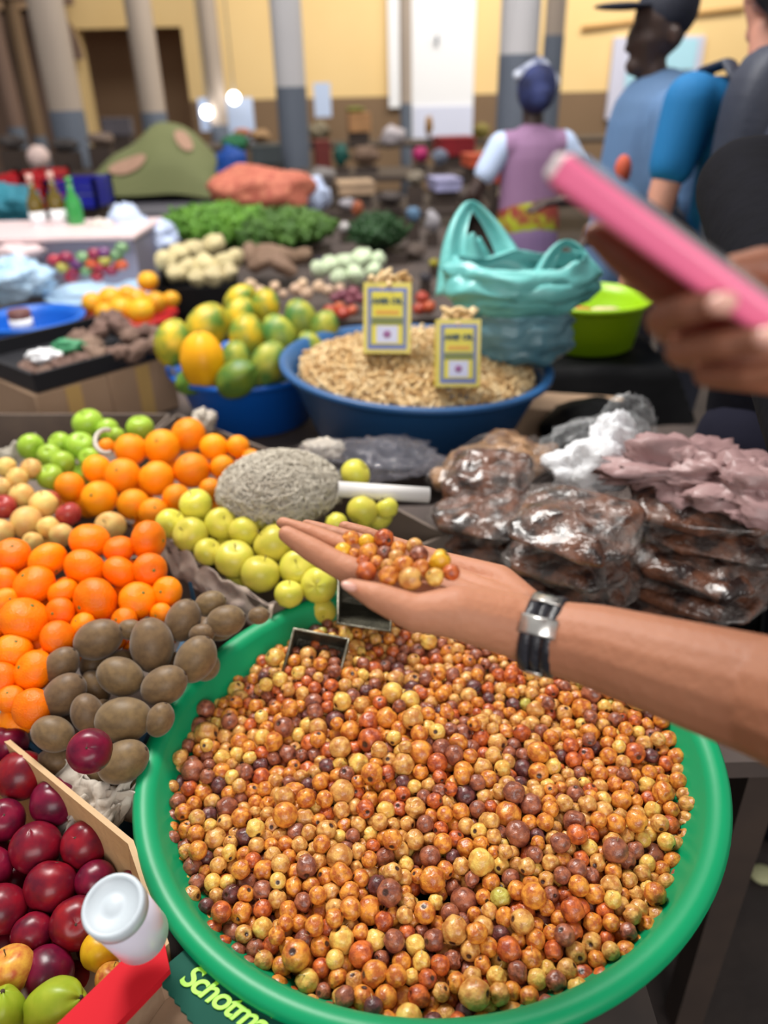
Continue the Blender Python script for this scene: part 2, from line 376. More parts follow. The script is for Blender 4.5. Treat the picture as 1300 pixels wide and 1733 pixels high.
def shape(seed):
    r = random.Random(seed); dents = [(V((r.gauss(0, 1), r.gauss(0, 1), r.gauss(0, 1))).normalized(), r.uniform(.08, .32) if seed % 3 else r.uniform(.0, .07), r.uniform(10, 60)) for _ in range(9)]
    el = r.uniform(.92, 1.14); vs = []; off = V((r.uniform(0, 50), r.uniform(0, 50), 0)); nz = .09 if seed % 3 else .02; lo = []; po = []
    for i in range(RING+1):
        th = math.pi*i/RING
        for j in range(SEG):
            ph = 2*math.pi*j/SEG; d = V((math.sin(th)*math.cos(ph), math.sin(th)*math.sin(ph), math.cos(th)))
            k = 1 + nz*noise.noise(d*2.2+off)
            for (a, h, s) in dents: k -= h*math.exp(-s*(1-d.dot(a)))
            k -= .16*math.exp(-22*(1-d.z)) + .05*math.exp(-30*(1+d.z))
            vs.append((d.x*k, d.y*k, d.z*k*el)); lo.append(tuple(d+off)); po.append(d.z)
    fs = [(i*SEG+j, (i+1)*SEG+j, (i+1)*SEG+(j+1) % SEG, i*SEG+(j+1) % SEG) for i in range(RING) for j in range(SEG)]
    return np.array(vs), np.array(lo), np.array(po), np.array(fs)
SH = [shape(s) for s in range(9)]
def finish_berry(me, lo, po):
    a = me.attributes.new('loc', 'FLOAT_VECTOR', 'POINT'); a.data.foreach_set('vector', lo.astype(np.float32).ravel())
    a = me.attributes.new('pole', 'FLOAT', 'POINT'); a.data.foreach_set('value', po.astype(np.float32).ravel()); me.shade_smooth()
BME = {}
def berry_mesh(c, s):
    if (c, s) not in BME:
        vs, lo, po, fs = SH[s]; me = bpy.data.meshes.new('jujube'); me.from_pydata(vs.tolist(), [], fs.tolist()); me.materials.append(BM[c]); finish_berry(me, lo, po); BME[c, s] = me
    return BME[c, s]
def merged(name, shapes, items, mats, kind_label, cat):   # items: (pos, radius, mat idx, shape idx, rot 3x3)
    vv = []; ff = []; ll = []; pp = []; mm = []; k = 0
    for (p, r, c, s, Rm) in items:
        vs, lo, po, fs = shapes[s]; vv.append(vs@np.array(Rm).T*r+p); ff.append(fs+k); ll.append(lo); pp.append(po); mm.append(np.full(len(fs), c)); k += len(vs)
    vv = np.vstack(vv); ff = np.vstack(ff)
    me = bpy.data.meshes.new(name); me.vertices.add(len(vv)); me.loops.add(ff.size); me.polygons.add(len(ff))
    me.vertices.foreach_set('co', vv.astype(np.float32).ravel()); me.loops.foreach_set('vertex_index', ff.astype(np.int32).ravel())
    me.polygons.foreach_set('loop_start', np.arange(0, ff.size, 4, dtype=np.int32))
    for m in mats: me.materials.append(m)
    me.polygons.foreach_set('material_index', np.concatenate(mm).astype(np.int32)); me.update(calc_edges=True)
    finish_berry(me, np.vstack(ll), np.concatenate(pp)); me.validate()
    o = bpy.data.objects.new(name, me); COL.objects.link(o); return tag(o, kind_label, cat, None, 'stuff')
def rrot(): return Euler((rng.uniform(0, 6.28), rng.uniform(0, 6.28), rng.uniform(0, 6.28))).to_matrix()
def surf(x, y):
    x = np.asarray(x); y = np.asarray(y); r2 = ((x-BX)**2+(y-BY)**2)/.288**2
    z = .881+TILT*(x-BX)+.016*(1-r2)+.006*np.sin(x*23+1)*np.cos(y*19)
    tx, ty = PZ(545, 1120, .90)[:2]; z = z + .030*np.exp(-((x-tx)**2+(y-ty)**2)/.05**2)
    dx, dy = PZ(690, 1120, .88)[:2]; z = z - .020*np.exp(-((x-dx)**2/.07**2+(y-dy)**2/.05**2)); return z
NB = 2380
ra = .292*np.sqrt(rng.uniform(0, 1, NB)); an = rng.uniform(0, 2*np.pi, NB)
Rb = np.clip(rng.normal(.0086, .0009, NB), .0068, .0115); big = rng.uniform(0, 1, NB) < .09; Rb[big] *= 1.36
Pb = np.stack([BX+ra*np.cos(an), BY+ra*np.sin(an), np.zeros(NB)], 1); Pb[:, 2] = surf(Pb[:, 0], Pb[:, 1]) - .03+rng.uniform(0, .05, NB)
relax(Pb, Rb*.95, 85, floor=lambda x, y: surf(x, y)-.044, wall=(BX, BY, .2965), g=.0011)
col = rng.choice(len(BC), NB, p=np.array([c[3] for c in BC])/sum(c[3] for c in BC)); shp = rng.integers(0, 9, NB)
D = Pb-np.array(CAM); Zb = D@np.array(FW); Xb = 650+F*(D@np.array(RT))/Zb; Yb = 866.5-F*(D@np.array(UP))/Zb; Qb = Rb*F/Zb
def vis(X, Y, Z, Q, occ=.75):
    ok = np.ones(len(X), bool)
    for i in range(len(X)):
        m = (Z < Z[i]-1e-4) & (np.abs(X-X[i]) < 60) & (np.abs(Y-Y[i]) < 60)
        if m.any() and (np.hypot(X[m]-X[i], Y[m]-Y[i]) < Q[m]*.9+Q[i]*(occ-.35)).sum() > 0: ok[i] = False
    return ok
ok = vis(Xb, Yb, Zb, Qb, .55) & (Yb < 1715) & (Pb[:, 2] > surf(Pb[:, 0], Pb[:, 1])-.03)
idx = np.argsort(-Qb*ok)[:300]; chosen = set(int(i) for i in idx if ok[i])
items = []; SEC = ['right', 'far right', 'far', 'far left', 'left', 'near left', 'near', 'near right']
for i in range(NB):
    Rm = rrot(); Rm2 = Rm
    if i in chosen:
        o = bpy.data.objects.new('jujube', berry_mesh(int(col[i]), int(shp[i]))); COL.objects.link(o); o.location = Pb[i]; o.scale = (Rb[i],)*3; o.rotation_euler = Rm.to_euler()
        a = math.degrees(math.atan2(Pb[i][1]-BY, Pb[i][0]-BX)) % 360; rr = math.hypot(Pb[i][1]-BY, Pb[i][0]-BX)
        rg = 'against' if rr > .262 else 'close to' if rr > .19 else 'well inside'
        tx = 'smooth' if shp[i] % 3 == 0 else 'wrinkled'; sz = 'large' if Rb[i] > .0102 else 'small' if Rb[i] < .0082 else 'medium'
        tag(o, f"{sz} {tx} {BC[col[i]][0]} jujube {rg} {SEC[int((a+22.5)//45) % 8]} basin rim", 'fruit', 'jujubes in the green basin')
    else: items.append((Pb[i], Rb[i], int(col[i]), int(shp[i]), Rm))
merged('jujubes', SH, items, BM, 'heap of tiny wrinkled orange and brown jujubes filling the green basin', 'fruit')
# fine dry stalks sticking out of a few fruits
ti = [i for i in chosen][:70]; mb = MB()
for i in ti:
    p = V(Pb[i])+V((0, 0, Rb[i]*.8)); d = V((rng.uniform(-1, 1), rng.uniform(-1, 1), rng.uniform(.1, .7))).normalized()*rng.uniform(.004, .009)
    mb.tube([p, p+d*.5+V((0, 0, .001)), p+d], [.0004, .0003, .0002], 4)
mb.build('stalks', mat('dry_stalk', (190, 170, 130), .7), kind='stuff', label='tiny dry stalks sticking out between the jujubes', cat='stalks')
# ---------------------------------------------------------------- two metal scoops in the basin
M['tin'] = mat('old_tin', (150, 146, 132), .38, (104, 100, 84), 30, .2, metal=.8, bump=.2, bscale=120)
M['tinin'] = mat('tin_inside', (92, 88, 74), .5, (58, 56, 46), 60, .2, metal=.5, bump=.3, bscale=150)
def openbox(name, quad, depth, th, label):
    """quad: 4 mouth corners (world), depth: vector from mouth to bottom"""
    q = [V(p) for p in quad]; c = sum(q, V())/4; inn = [c+(p-c)*(1-th) for p in q]; b = MB(); n = 4
    vs = q+inn+[p+depth for p in q]+[p+depth*.96 for p in inn]
    b.add(vs, [(i, (i+1) % 4, 4+(i+1) % 4, 4+i) for i in range(4)] + [(i, 8+i, 8+(i+1) % 4, (i+1) % 4) for i in range(4)] + [(11, 10, 9, 8)])
    b.m = 1; b.add(vs, [(4+i, 4+(i+1) % 4, 12+(i+1) % 4, 12+i) for i in range(4)] + [(12, 13, 14, 15)])
    o = b.build(name, [M['tin'], M['tinin']], smooth=False, bevel=.0015); return tag(o, label, 'tin')
ta = [PZ(498, 1064, .918), PZ(590, 1082, .918)]; e = (ta[1]-ta[0]); nrm = V((e.y, -e.x, 0)).normalized()*.052
s1 = openbox('metal_scoop', [ta[0], ta[1], ta[1]+nrm+V((0, 0, -.045)), ta[0]+nrm+V((0, 0, -.045))], V((0, .02, -.03)), .05, 'square metal measuring tin sunk in the jujubes and filled with them')
rimb = MB().tube([ta[0]+nrm*.9-V((0, 0, .04)), ta[0], ta[1], ta[1]+nrm*.9-V((0, 0, .04))], .0022, 8); rimb.build('rolled_rim', M['tin'], s1)
q2 = [P(574, 975, 1.06), P(571, 1055, 1.035), P(661, 1069, 1.03), P(668, 985, 1.06)]
s2 = openbox('metal_scoop', q2, FW*.07+V((0, .02, .01)), .04, 'empty square metal tin lying on its side at the far rim of the green basin')
MB().tube([q2[0], q2[1], q2[2], q2[3], q2[0]], .0022, 8).build('rolled_rim', M['tin'], s2)
# ---------------------------------------------------------------- crates, paper, cardboard
M['blueboard'] = mat('blue_card', (62, 112, 150), .6); M['greyboard'] = mat('grey_brown_card', (120, 104, 92), .8, (96, 84, 78), 14, .3)
M['paper'] = mat('crumpled_paper', (206, 198, 184), .8, (180, 168, 156), 12, .25, bump=.5, bscale=40)
M['news'] = mat('old_newspaper', (196, 178, 162), .85, (142, 126, 120), 30, .2, bump=.5, bscale=30)
M['card'] = mat('cardboard', (176, 146, 120), .8, (160, 130, 104), 6, .3, bump=.1, bscale=80)
def tray(name, quad, h, m, label, cat='crate', wt=.006, fl=None, walls=None, wn='side', lean=0):
    q = [V(p) for p in quad]; nq = len(q); walls = range(nq) if walls is None else walls; c = sum(q, V())/nq; zb = min(p.z for p in q)-h
    t = empty(name, (c.x, c.y, zb), label, cat)
    MB().prism([V((p.x, p.y, zb+.004)) for p in q], .004).build('base', fl or m, t, False)
    for i in walls:
        a, b = q[i], q[(i+1) % nq]; d = (b-a); nn = V((d.y, -d.x, 0)).normalized()
        if nn.dot(c-a) < 0: nn = -nn
        vs = [a, b, b+nn*wt, a+nn*wt]; bt = [V((p.x, p.y, zb+.004))+nn*lean for p in vs]
        MB().add(vs+bt, [(0, 1, 2, 3), (7, 6, 5, 4), (0, 4, 5, 1), (1, 5, 6, 2), (2, 6, 7, 3), (3, 7, 4, 0)]).build(wn, m, t, False)
    return t
def ribbon(pts, ht, m, name, label=None, parent=None, amp=.006, seed=0, n=70, cat='paper', drop=V((0, 0, -1)), group=None):
    pts = [V(p) for p in pts]; L = [0]
    for a, b in zip(pts, pts[1:]): L.append(L[-1]+(b-a).length)
    def at(u):
        s = u*L[-1]
        for i in range(len(pts)-1):
            if s <= L[i+1]+1e-9: return pts[i].lerp(pts[i+1], (s-L[i])/(L[i+1]-L[i]+1e-9))
        return pts[-1]
    def fn(u, v):
        p = at(u)+drop*(ht*v); k = noise.noise_vector(V((u*9+seed, v*3.1, seed*.7)))+noise.noise_vector(V((u*40+seed, v*7, seed)))*.12
        return p + k*amp + V((0, 0, amp*1.5*noise.noise(V((u*11, seed, 3)))*(1-v)))
    o = MB().grid(fn, n, 8).build(name, m, parent); s = o.modifiers.new('thick', 'SOLIDIFY'); s.thickness = .0012
    if label: tag(o, label, cat, group)
    return o
# wooden plum crate with red cardboard front
A0 = PZ(30, 1262, .895); B0 = PZ(226, 1422, .888); C0 = PZ(286, 1596, .886); D0 = PZ(-40, 1925, .89); A1 = A0 + (A0-B0).normalized()*.08
crate = tray('wooden_crate', [A1, B0, C0, D0, D0+A1-C0+(C0-B0)*.2], .11, M['wood'], 'thin wooden crate of dark red plums with a red cardboard front', wt=.006, fl=M['paper'], lean=.012)
u = (D0-C0).normalized(); wv = V((u.y, -u.x, 0)).normalized()*.020
M['red'] = mat('red_card', (198, 28, 40), .7, spec=.15)
MB().prism([C0+wv*1.0-u*.008+V((0, 0, .002)), D0+wv*1.0+V((0, 0, .002)), D0-wv*1.0+V((0, 0, .002)), C0-wv*1.0+u*.016+V((0, 0, .002))], .010).build('red_strip', M['red'], crate, False, label='red cardboard strip')
# cardboard box with green printed flap in front
g = [PZ(262, 1649, .882), PZ(338, 1586, .882), PZ(470, 1660, .882), PZ(560, 1790, .882), PZ(400, 1830, .882)]
g2 = [PZ(262, 1649, .868), PZ(335, 1600, .868), PZ(470, 1690, .868), PZ(480, 1830, .868), PZ(130, 1830, .868)]
box = empty('cardboard_box', (g2[0].x, g2[3].y, TZ), 'brown corrugated cardboard box with green printed flap under the green basin', 'box')
bx = MB(); n = 5; ctr = sum(g2, V())/5
for k, sc in ((0, 1.0), (1, .93)):
    q = [ctr+(p-ctr)*sc for p in g2]; qi = [ctr+(p-ctr)*(sc-.025) for p in g2]
    vs = q+qi+[V((p.x, p.y, TZ+.002)) for p in q]+[V((p.x, p.y, TZ+.002)) for p in qi]
    bx.add(vs, [(i, (i+1) % 5, 5+(i+1) % 5, 5+i) for i in range(5)]+[(i, 10+i, 10+(i+1) % 5, (i+1) % 5) for i in range(5)]+[(5+i, 5+(i+1) % 5, 15+(i+1) % 5, 15+i) for i in range(5)])
bx.build('wall', M['card'], box, False)
q = [ctr+(p-ctr)*.9 for p in g2]; MB().prism([p+V((0, 0, -.035)) for p in q], .004).build('inner_flap', M['card'], box, False)
M['dkgreen'] = mat('dark_green_print', (20, 74, 62), .7, (26, 82, 68), 20, .3, spec=.15)
zz = []; a, b2 = g[4], g[0]
for i in range(25):
    p = a.lerp(b2, i/25); zz.append(p+V((.0012 if i % 2 else -.0012, 0, 0)))
fl = MB().prism([g[0], g[1], g[2], g[3]]+zz, .003).build('printed_flap', M['dkgreen'], box, False, label='dark green flap with lime lettering')
ta_, tb_ = PZ(301, 1660, .8832), PZ(438, 1757, .8832); ex = (tb_-ta_).normalized(); ey = V((-ex.y, ex.x, 0)); Lw = (tb_-ta_).length; pl = ta_-wloc(fl); M['lime'] = mat('lime_ink', (160, 226, 56), .5)
text_mesh('Schotma', fl, M['lime'], width=Lw, shear=.3, off=.001, sp=.92, mtx=Matrix(((ex.x, ey.x, 0, pl.x), (ex.y, ey.y, 0, pl.y), (0, 0, 1, pl.z), (0, 0, 0, 1))))
bar = [ta_+ex*Lw*.50+ey*.0182, ta_+ex*Lw*1.0+ey*.0182]
MB().tube([p+V((0, 0, .0004)) for p in bar], .0012, 6, flat=.4).build('underline', M['lime'], fl)
# blue kiwi and tangerine crate with white paper lining
K = [PZ(-80, 1140, .885), PZ(236, 1420, .860), PZ(470, 1075, .90), PZ(300, 955, .955), ]
kc = tray('fruit_crate', [PZ(-120, 1120, .885), PZ(190, 1385, .855), PZ(335, 1030, .88), PZ(325, 985, .93)], .07, M['blueboard'], 'blue cardboard crate lined with white paper, holding kiwis and tangerines', wt=.006, fl=M['greyboard'], walls=(0, 1, 2))
ribbon([PZ(-60, 1160, .892), PZ(30, 1212, .888), PZ(110, 1285, .884), PZ(165, 1330, .880), PZ(232, 1345, .890)], .05, M['paper'], 'paper_lining', parent=kc, amp=.008, seed=2)
ribbon([PZ(120, 1300, .872), PZ(150, 1352, .872), PZ(200, 1362, .872), PZ(238, 1330, .885)], .06, M['paper'], 'paper_lining', parent=kc, amp=.010, seed=5, drop=V((-.5, -.6, -.8)))
ribbon([PZ(100, 1275, .884), PZ(150, 1318, .882), PZ(205, 1330, .884), PZ(236, 1300, .890)], .05, M['paper'], 'paper_lining', parent=kc, amp=.008, seed=9, drop=V((-.3, -.7, -.5)))
# newspaper lined crate for the yellow apples
ac = tray('apple_crate', [PZ(282, 925, .915), PZ(452, 1026, .912), PZ(760, 905, .90), PZ(560, 800, .93)], .08, M['greyboard'], 'apple crate lined with crumpled old newspaper behind the kiwis', wt=.006)
ribbon([PZ(280, 900, .925), PZ(300, 925, .925), PZ(375, 975, .920), PZ(440, 1012, .915), PZ(462, 1022, .915)], .045, M['news'], 'newspaper', parent=ac, amp=.008, seed=8, drop=V((-.3, -.25, -1)))
def flat_tray(pxs, z, h, m, label, name='fruit_tray', cat='tray'):
    return tray(name, [PZ(x, y, z) for x, y in pxs], h, m, label, cat)
flat_tray([(-60, 980), (300, 935), (285, 890), (-60, 900)], .885, .05, M['greyboard'], 'low brown tray behind the tangerines')
flat_tray([(95, 860), (300, 905), (560, 800), (300, 700)], .865, .09, M['greyboard'], 'grey card tray beneath the big oranges')
flat_tray([(-90, 915), (120, 870), (290, 700), (-60, 700)], .865, .09, M['greyboard'], 'grey card tray beneath the peaches and green apples')
ribbon([PZ(-20, 770, .92), PZ(30, 745, .93), PZ(60, 730, .92)], .05, M['paper'], 'paper_sheet', 'scrap of white paper beside the leftmost green apple', amp=.008, seed=11)
# ---------------------------------------------------------------- fruit prototypes
def dimple(k, s): return lambda d: 1-k*math.exp(-s*(1-d.z))-k*.5*math.exp(-s*(1+d.z))
M['stem'] = mat('stem', (104, 84, 50), .8)
def fm(nm, c, c2, ns=2.2, rough=.35, bump=.05, bs=60, coat=.04, rand=.12, con=.2, spec=.3, **k): return mat(nm, c, rough, c2, ns, con, bump=bump, bscale=bs, coat=coat, rand=rand, spec=spec, **k)
M['orange'] = fm('orange_peel', (255, 158, 4), (252, 144, 0), bump=.25, bs=14, rough=.42)
M['tang'] = fm('tangerine_peel', (253, 134, 2), (248, 120, 0), bump=.25, bs=12, rough=.3)
M['gapple'] = fm('green_apple_skin', (148, 186, 52), (166, 196, 70), rough=.3)
M['yapple'] = fm('yellow_apple_skin', (216, 202, 84), (200, 196, 70), ns=1.5, rough=.3)
M['peach'] = fm('pale_pear_skin', (226, 200, 118), (222, 160, 92), ns=1.2, rough=.5)
M['rapple'] = fm('red_apple_skin', (150, 34, 48), (176, 70, 60), ns=2, rough=.3)
M['kiwi'] = fm('kiwi_skin', (124, 98, 66), (98, 76, 52), ns=3, rough=.45, bump=.08, bs=40, sheen=.2, coat=0)
M['plum'] = fm('plum_skin', (134, 18, 44), (84, 14, 38), ns=1.6, rough=.3, coat=.12, rand=.2)
M['papaya'] = fm('papaya_skin', (224, 184, 40), (92, 130, 50), ns=.8, rough=.45, con=.14, rand=.1)
M['papayag'] = fm('papaya_green', (74, 118, 50), (120, 140, 40), ns=1.6, rough=.45, con=.2)
M['papayay'] = fm('papaya_ripe', (238, 172, 14), (226, 156, 10), ns=1.6, rough=.45)
M['calyx'] = mat('calyx_green', (96, 112, 46), .7); M['darknub'] = mat('dark_nub', (66, 48, 34), .8)
def nub(r=.10, z=.95, h=.05, m=None): return ('stem_scar', m or M['calyx'], MB().lathe([(0, z+h), (r*.6, z+h*.8), (r, z), (r*1.1, z-.1)], (0, 0, 0), 8))
def stalk(l=.28, r=.035, z=.82): return ('stem', M['stem'], MB().tube([(0, 0, z-.1), (.01, 0, z+l*.5), (.05, .02, z+l)], [r*.8, r*.8, r*1.2], 6))
def p_orange(): return fruit_local('orange', M['orange'], dimple(.05, 30), (1, 1, .97), parts=[nub(.09, .93)])
def p_tang(): return fruit_local('tangerine', M['tang'], lambda d: dimple(.09, 14)(d)*(1+.02*noise.noise(d*3)), (1.04, 1.04, .86), parts=[nub(.10, .78)])
def p_apple(m, n): return fruit_local(n, m, lambda d: (1-.24*math.exp(-9*(1-d.z))-.12*math.exp(-14*(1+d.z)))*(1+.03*math.cos(5*math.atan2(d.y, d.x))*max(0, -d.z)), (1.02, 1.02, .98), parts=[stalk(.3, .035, .76)])
def p_peach(): return fruit_local('pear', M['peach'], lambda d: (1-.15*math.exp(-9*(1-d.z)))*(1+.06*noise.noise(d*1.5)), (1, 1, .98), parts=[stalk(.3, .04, .85)])
def p_plum(): return fruit_local('plum', M['plum'], lambda d: (1-.13*math.exp(-16*(1-d.z)))*(1-.035*math.exp(-(math.atan2(d.y, d.x)/.25)**2)), (1, 1, .96), parts=[('stem_scar', M['darknub'], MB().lathe([(0, .84), (.04, .85), (.08, .80)], (0, 0, 0), 8))])
def p_kiwi(): return fruit_local('kiwi', M['kiwi'], lambda d: 1+.03*noise.noise(d*1.3), (1, .95, 1.24), parts=[('tip', M['darknub'], MB().lathe([(0, 1.265), (.06, 1.28), (.10, 1.26), (.13, 1.20)], (0, 0, 0), 8)), ('stem_scar', M['stem'], MB().lathe([(.13, -1.20), (.12, -1.25), (0, -1.245)], (0, 0, 0), 8))])
def p_papaya(m, n='papaya'): return fruit_local(n, m, lambda d: 1-.14*max(0, d.z)+.03*math.cos(5*math.atan2(d.y, d.x)), (1, 1, 1.38), parts=[('stem_scar', M['darknub'], MB().lathe([(0, 1.24), (.09, 1.24), (.11, 1.15)], (0, 0, 0), 8)), ('tip', M['darknub'], MB().lathe([(.1, -1.3), (.05, -1.40), (0, -1.41)], (0, 0, 0), 8))])
PLUMS = [(15, 1258, 32), (35, 1312, 42), (89, 1365, 41), (6, 1388, 35), (60, 1437, 43), (145, 1441, 40), (75, 1495, 44), (-8, 1470, 38), (150, 1497, 34), (8, 1550, 44), (122, 1555, 43), (62, 1575, 35), (85, 1638, 46), (226, 1500, 30), (-50, 1330, 40), (-60, 1600, 40)]
pile(PLUMS, p_plum(), (.50, .832, .28), 'plums in the wooden crate', 'glossy dark red crated plum', 'plum', under=14, rowh=60)
o = p_plum()
pp = P(152, 1271, .73); o.location = pp; o.scale = (.0212,)*3; o.rotation_euler = (.6, .2, 0); tag(o, 'single dark red plum resting on the kiwis', 'plum')
def single(px, py, r, proto, plane, label, cat, ang=None, dz=0):
    p, t = PS(px, py, *plane); proto.location = p+V((0, 0, dz)); s = r*t/F; proto.scale = (s, s, s)
    if ang is not None: proto.rotation_euler = (RT*math.cos(math.radians(ang))+UP*math.sin(math.radians(ang))-FW*.25).to_track_quat('Z', 'X').to_euler()
    else: proto.rotation_euler = (-.5, .3, 0)
    return tag(proto, label, cat)
M['mango'] = fm('lime_green_mango', (142, 166, 38), (160, 176, 50), rough=.35); M['yplum'] = fm('yellow_fruit', (224, 176, 30), (210, 150, 30)); M['rypeach'] = fm('red_yellow_skin', (222, 170, 70), (182, 78, 48), ns=2.4)
single(18, 1640, 39, p_apple(M['rypeach'], 'apple'), (.45, .835, .2), 'streaky yellow and red apple near the lower plums', 'apple', 100)
single(96, 1702, 44, p_papaya(M['mango'], 'mango'), (.42, .84, .2), 'large lime green mango beside the red cardboard strip', 'mango', 25)
single(2, 1716, 40, p_papaya(M['mango'], 'mango'), (.42, .835, .2), 'lime green mango cut off by the crate corner below the streaky apple', 'mango', 80)
single(172, 1608, 34, p_apple(M['yplum'], 'apple'), (.47, .83, .2), 'yellow apple half under the white lidded jar', 'apple')
single(188, 1655, 26, p_apple(M['rypeach'], 'apple'), (.45, .83, .2), 'small reddish apple pressed against the red cardboard strip', 'apple')
TANG = [(21, 940, 28), (80, 950, 30), (152, 915, 31), (249, 915, 31), (204, 929, 24), (144, 962, 33), (204, 969, 28), (253, 965, 27), (55, 991, 33), (107, 1002, 24), (161, 1018, 37), (234, 1018, 30), (282, 1002, 24), (4, 985, 22), (16, 1017, 22), (97, 1038, 24), (47, 1053, 38), (102, 1080, 29), (57, 1136, 33), (24, 1098, 29), (0, 1151, 28), (52, 1198, 31), (20, 1184, 22), (211, 1050, 22), (273, 1040, 18), (138, 1058, 20), (-10, 1056, 22), (-40, 1000, 30), (-45, 1110, 30)]
pile(TANG, p_tang(), (.82, .955, .26), 'tangerines beside the kiwis', 'glossy tangerine beside the kiwis', 'tangerine', under=26, rowh=55, kmin=.9, grow=1.06)
KIWI = [(168, 1084, 34, 25), (258, 1091, 38, 100), (204, 1145, 33, -20), (109, 1176, 33, 48), (311, 1052, 30, 70), (382, 1051, 27, 15), (356, 1022, 22, 20), (332, 1113, 34, 60), (278, 1160, 33, 30), (213, 1218, 39, 5), (149, 1208, 28, -70), (104, 1125, 27, 50), (90, 1243, 30, -20), (209, 1290, 36, 30), (266, 1218, 24, 70), (221, 1066, 18, 0), (438, 1042, 15, 10), (339, 1074, 18, 10)]
pile(KIWI, p_kiwi(), (.70, .925, .3), 'kiwis beside the green basin', 'brown fuzzy kiwi beside the green basin', 'kiwi', under=14, rowh=55, asp=0, kmin=.98)
ORG = [(119, 825, 24), (168, 844, 29), (164, 794, 23), (208, 806, 29), (265, 810, 29), (221, 761, 26), (277, 756, 29), (317, 737, 28), (325, 796, 29), (362, 758, 23), (403, 756, 19), (377, 791, 20), (228, 855, 26), (258, 867, 24), (299, 843, 23), (356, 829, 19), (180, 755, 13), (425, 775, 15)]
pile(ORG, p_orange(), (1.24, .93, .15), 'oranges stacked behind the tangerines', 'bright round orange on the stacked heap', 'orange', under=12, rowh=38, grow=1.05)
GAP = [(52, 756, 22), (85, 772, 20), (107, 751, 19), (130, 754, 24), (149, 717, 26), (182, 727, 19), (237, 725, 23), (85, 808, 22), (105, 783, 21), (152, 777, 18), (197, 738, 15)]
pile(GAP, p_apple(M['gapple'], 'apple'), (1.32, .925, .12), 'green apples behind the oranges', 'bright green apple behind the oranges', 'apple', under=6, rowh=30)
PEA = [(10, 791, 17), (52, 793, 17), (30, 808, 18), (3, 824, 16), (37, 838, 21), (45, 877, 27), (64, 864, 24), (12, 897, 23), (83, 893, 19), (55, 917, 17), (104, 905, 20), (187, 891, 26)]
pile(PEA, p_peach(), (1.12, .925, .12), 'pale pears behind the tangerines', 'pale yellow pear behind the tangerines', 'pear', under=6, rowh=30)
pile([(6, 858, 21), (83, 848, 18), (116, 870, 21)], p_apple(M['rapple'], 'apple'), (1.14, .93, .12), 'red apples among the pears', 'dark red apple among the pale pears', 'apple', under=0, rowh=100)
YAP = [(332, 855, 26), (289, 886, 24), (322, 905, 28), (379, 888, 26), (411, 897, 25), (352, 934, 22), (397, 946, 31), (441, 971, 31), (462, 921, 32), (505, 962, 30), (540, 990, 29), (489, 1005, 23), (472, 878, 20), (602, 802, 24), (613, 865, 25), (569, 886, 18), (655, 860, 18), (440, 880, 18), (560, 940, 22)]
pile(YAP, p_apple(M['yapple'], 'apple'), (1.0, .935, .22), 'yellow green apples behind the open palm', 'yellow green apple behind the open palm', 'apple', under=10, rowh=40, grow=1.06)
ring = [P(180+19*math.cos(math.radians(a)), 747-20*math.sin(math.radians(a)), 1.33+.02*math.sin(math.radians(a))) for a in range(70, 300, 15)]
tag(MB().tube(ring, .0042, 8).build('plastic_ring', M['paper']), 'curved white plastic strip between the green apples and the oranges', 'ring')
# ---------------------------------------------------------------- white lidded jar
la, lb = P(192, 1533, .60), P(240, 1583, .655); ax = (lb-la).normalized(); Rj = axes(ax.cross(V((0, 0, 1))), -ax); Lj = (lb-la).length
jar = empty('plastic_jar', lb, 'small clear plastic jar with white screw lid lying on the plums', 'jar')
M['lid'] = mat('white_lid', (196, 206, 214), .4); M['lilac'] = mat('lilac_plastic', (214, 206, 226), .3, (226, 222, 234), 8, .3, coat=.4)
MB().lathe([(0, .0), (.0215, 0), (.0235, .003), (.0235, Lj-.006)], lb, 40, Rj).build('jar_body', M['lilac'], jar)
MB().lathe([(.0232, Lj-.012), (.0245, Lj-.011), (.0245, Lj+.001), (.0232, Lj+.003), (.0205, Lj+.003), (.020, Lj+.0015), (.013, Lj+.0012), (.012, Lj+.0004), (.007, Lj+.0004), (.006, Lj+.0012), (0, Lj+.0012)], lb, 48, Rj).build('lid', M['lid'], jar)
# ---------------------------------------------------------------- the open palm and forearm
def pr(n): return P(n[0], n[1], n[2]), n[3]*n[2]/F
def chain(mb, nodes, flat=None):
    for a, b in zip(nodes, nodes[1:]):
        (p0, r0), (p1, r1) = pr(a), pr(b); mb.cap(p0, p1, r0, r1, flat)
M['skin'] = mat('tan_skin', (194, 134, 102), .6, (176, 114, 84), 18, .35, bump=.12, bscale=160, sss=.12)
M['skin2'] = mat('brown_skin', (158, 104, 78), .5, (128, 78, 58), 18, .35, bump=.12, bscale=160, sss=.1)
M['nail'] = mat('fingernail', (232, 176, 160), .25, coat=.4)
M['black'] = mat('black_cloth', (16, 16, 24), .9, (12, 12, 18), 30, .3, bump=.15, bscale=60, spec=.12)
h = MB()
chain(h, [(485, 904, .600, 15), (525, 929, .595, 21), (572, 956, .588, 23), (650, 992, .578, 29)])       # index
chain(h, [(478, 885, .622, 11), (530, 904, .618, 16), (590, 930, .61, 19), (680, 965, .605, 24)])         # middle
chain(h, [(519, 888, .655, 10), (560, 902, .650, 14), (620, 922, .642, 17), (715, 955, .635, 23)])       # ring
chain(h, [(583, 892, .672, 11), (618, 904, .668, 14), (665, 922, .665, 15), (750, 955, .655, 22)])       # little
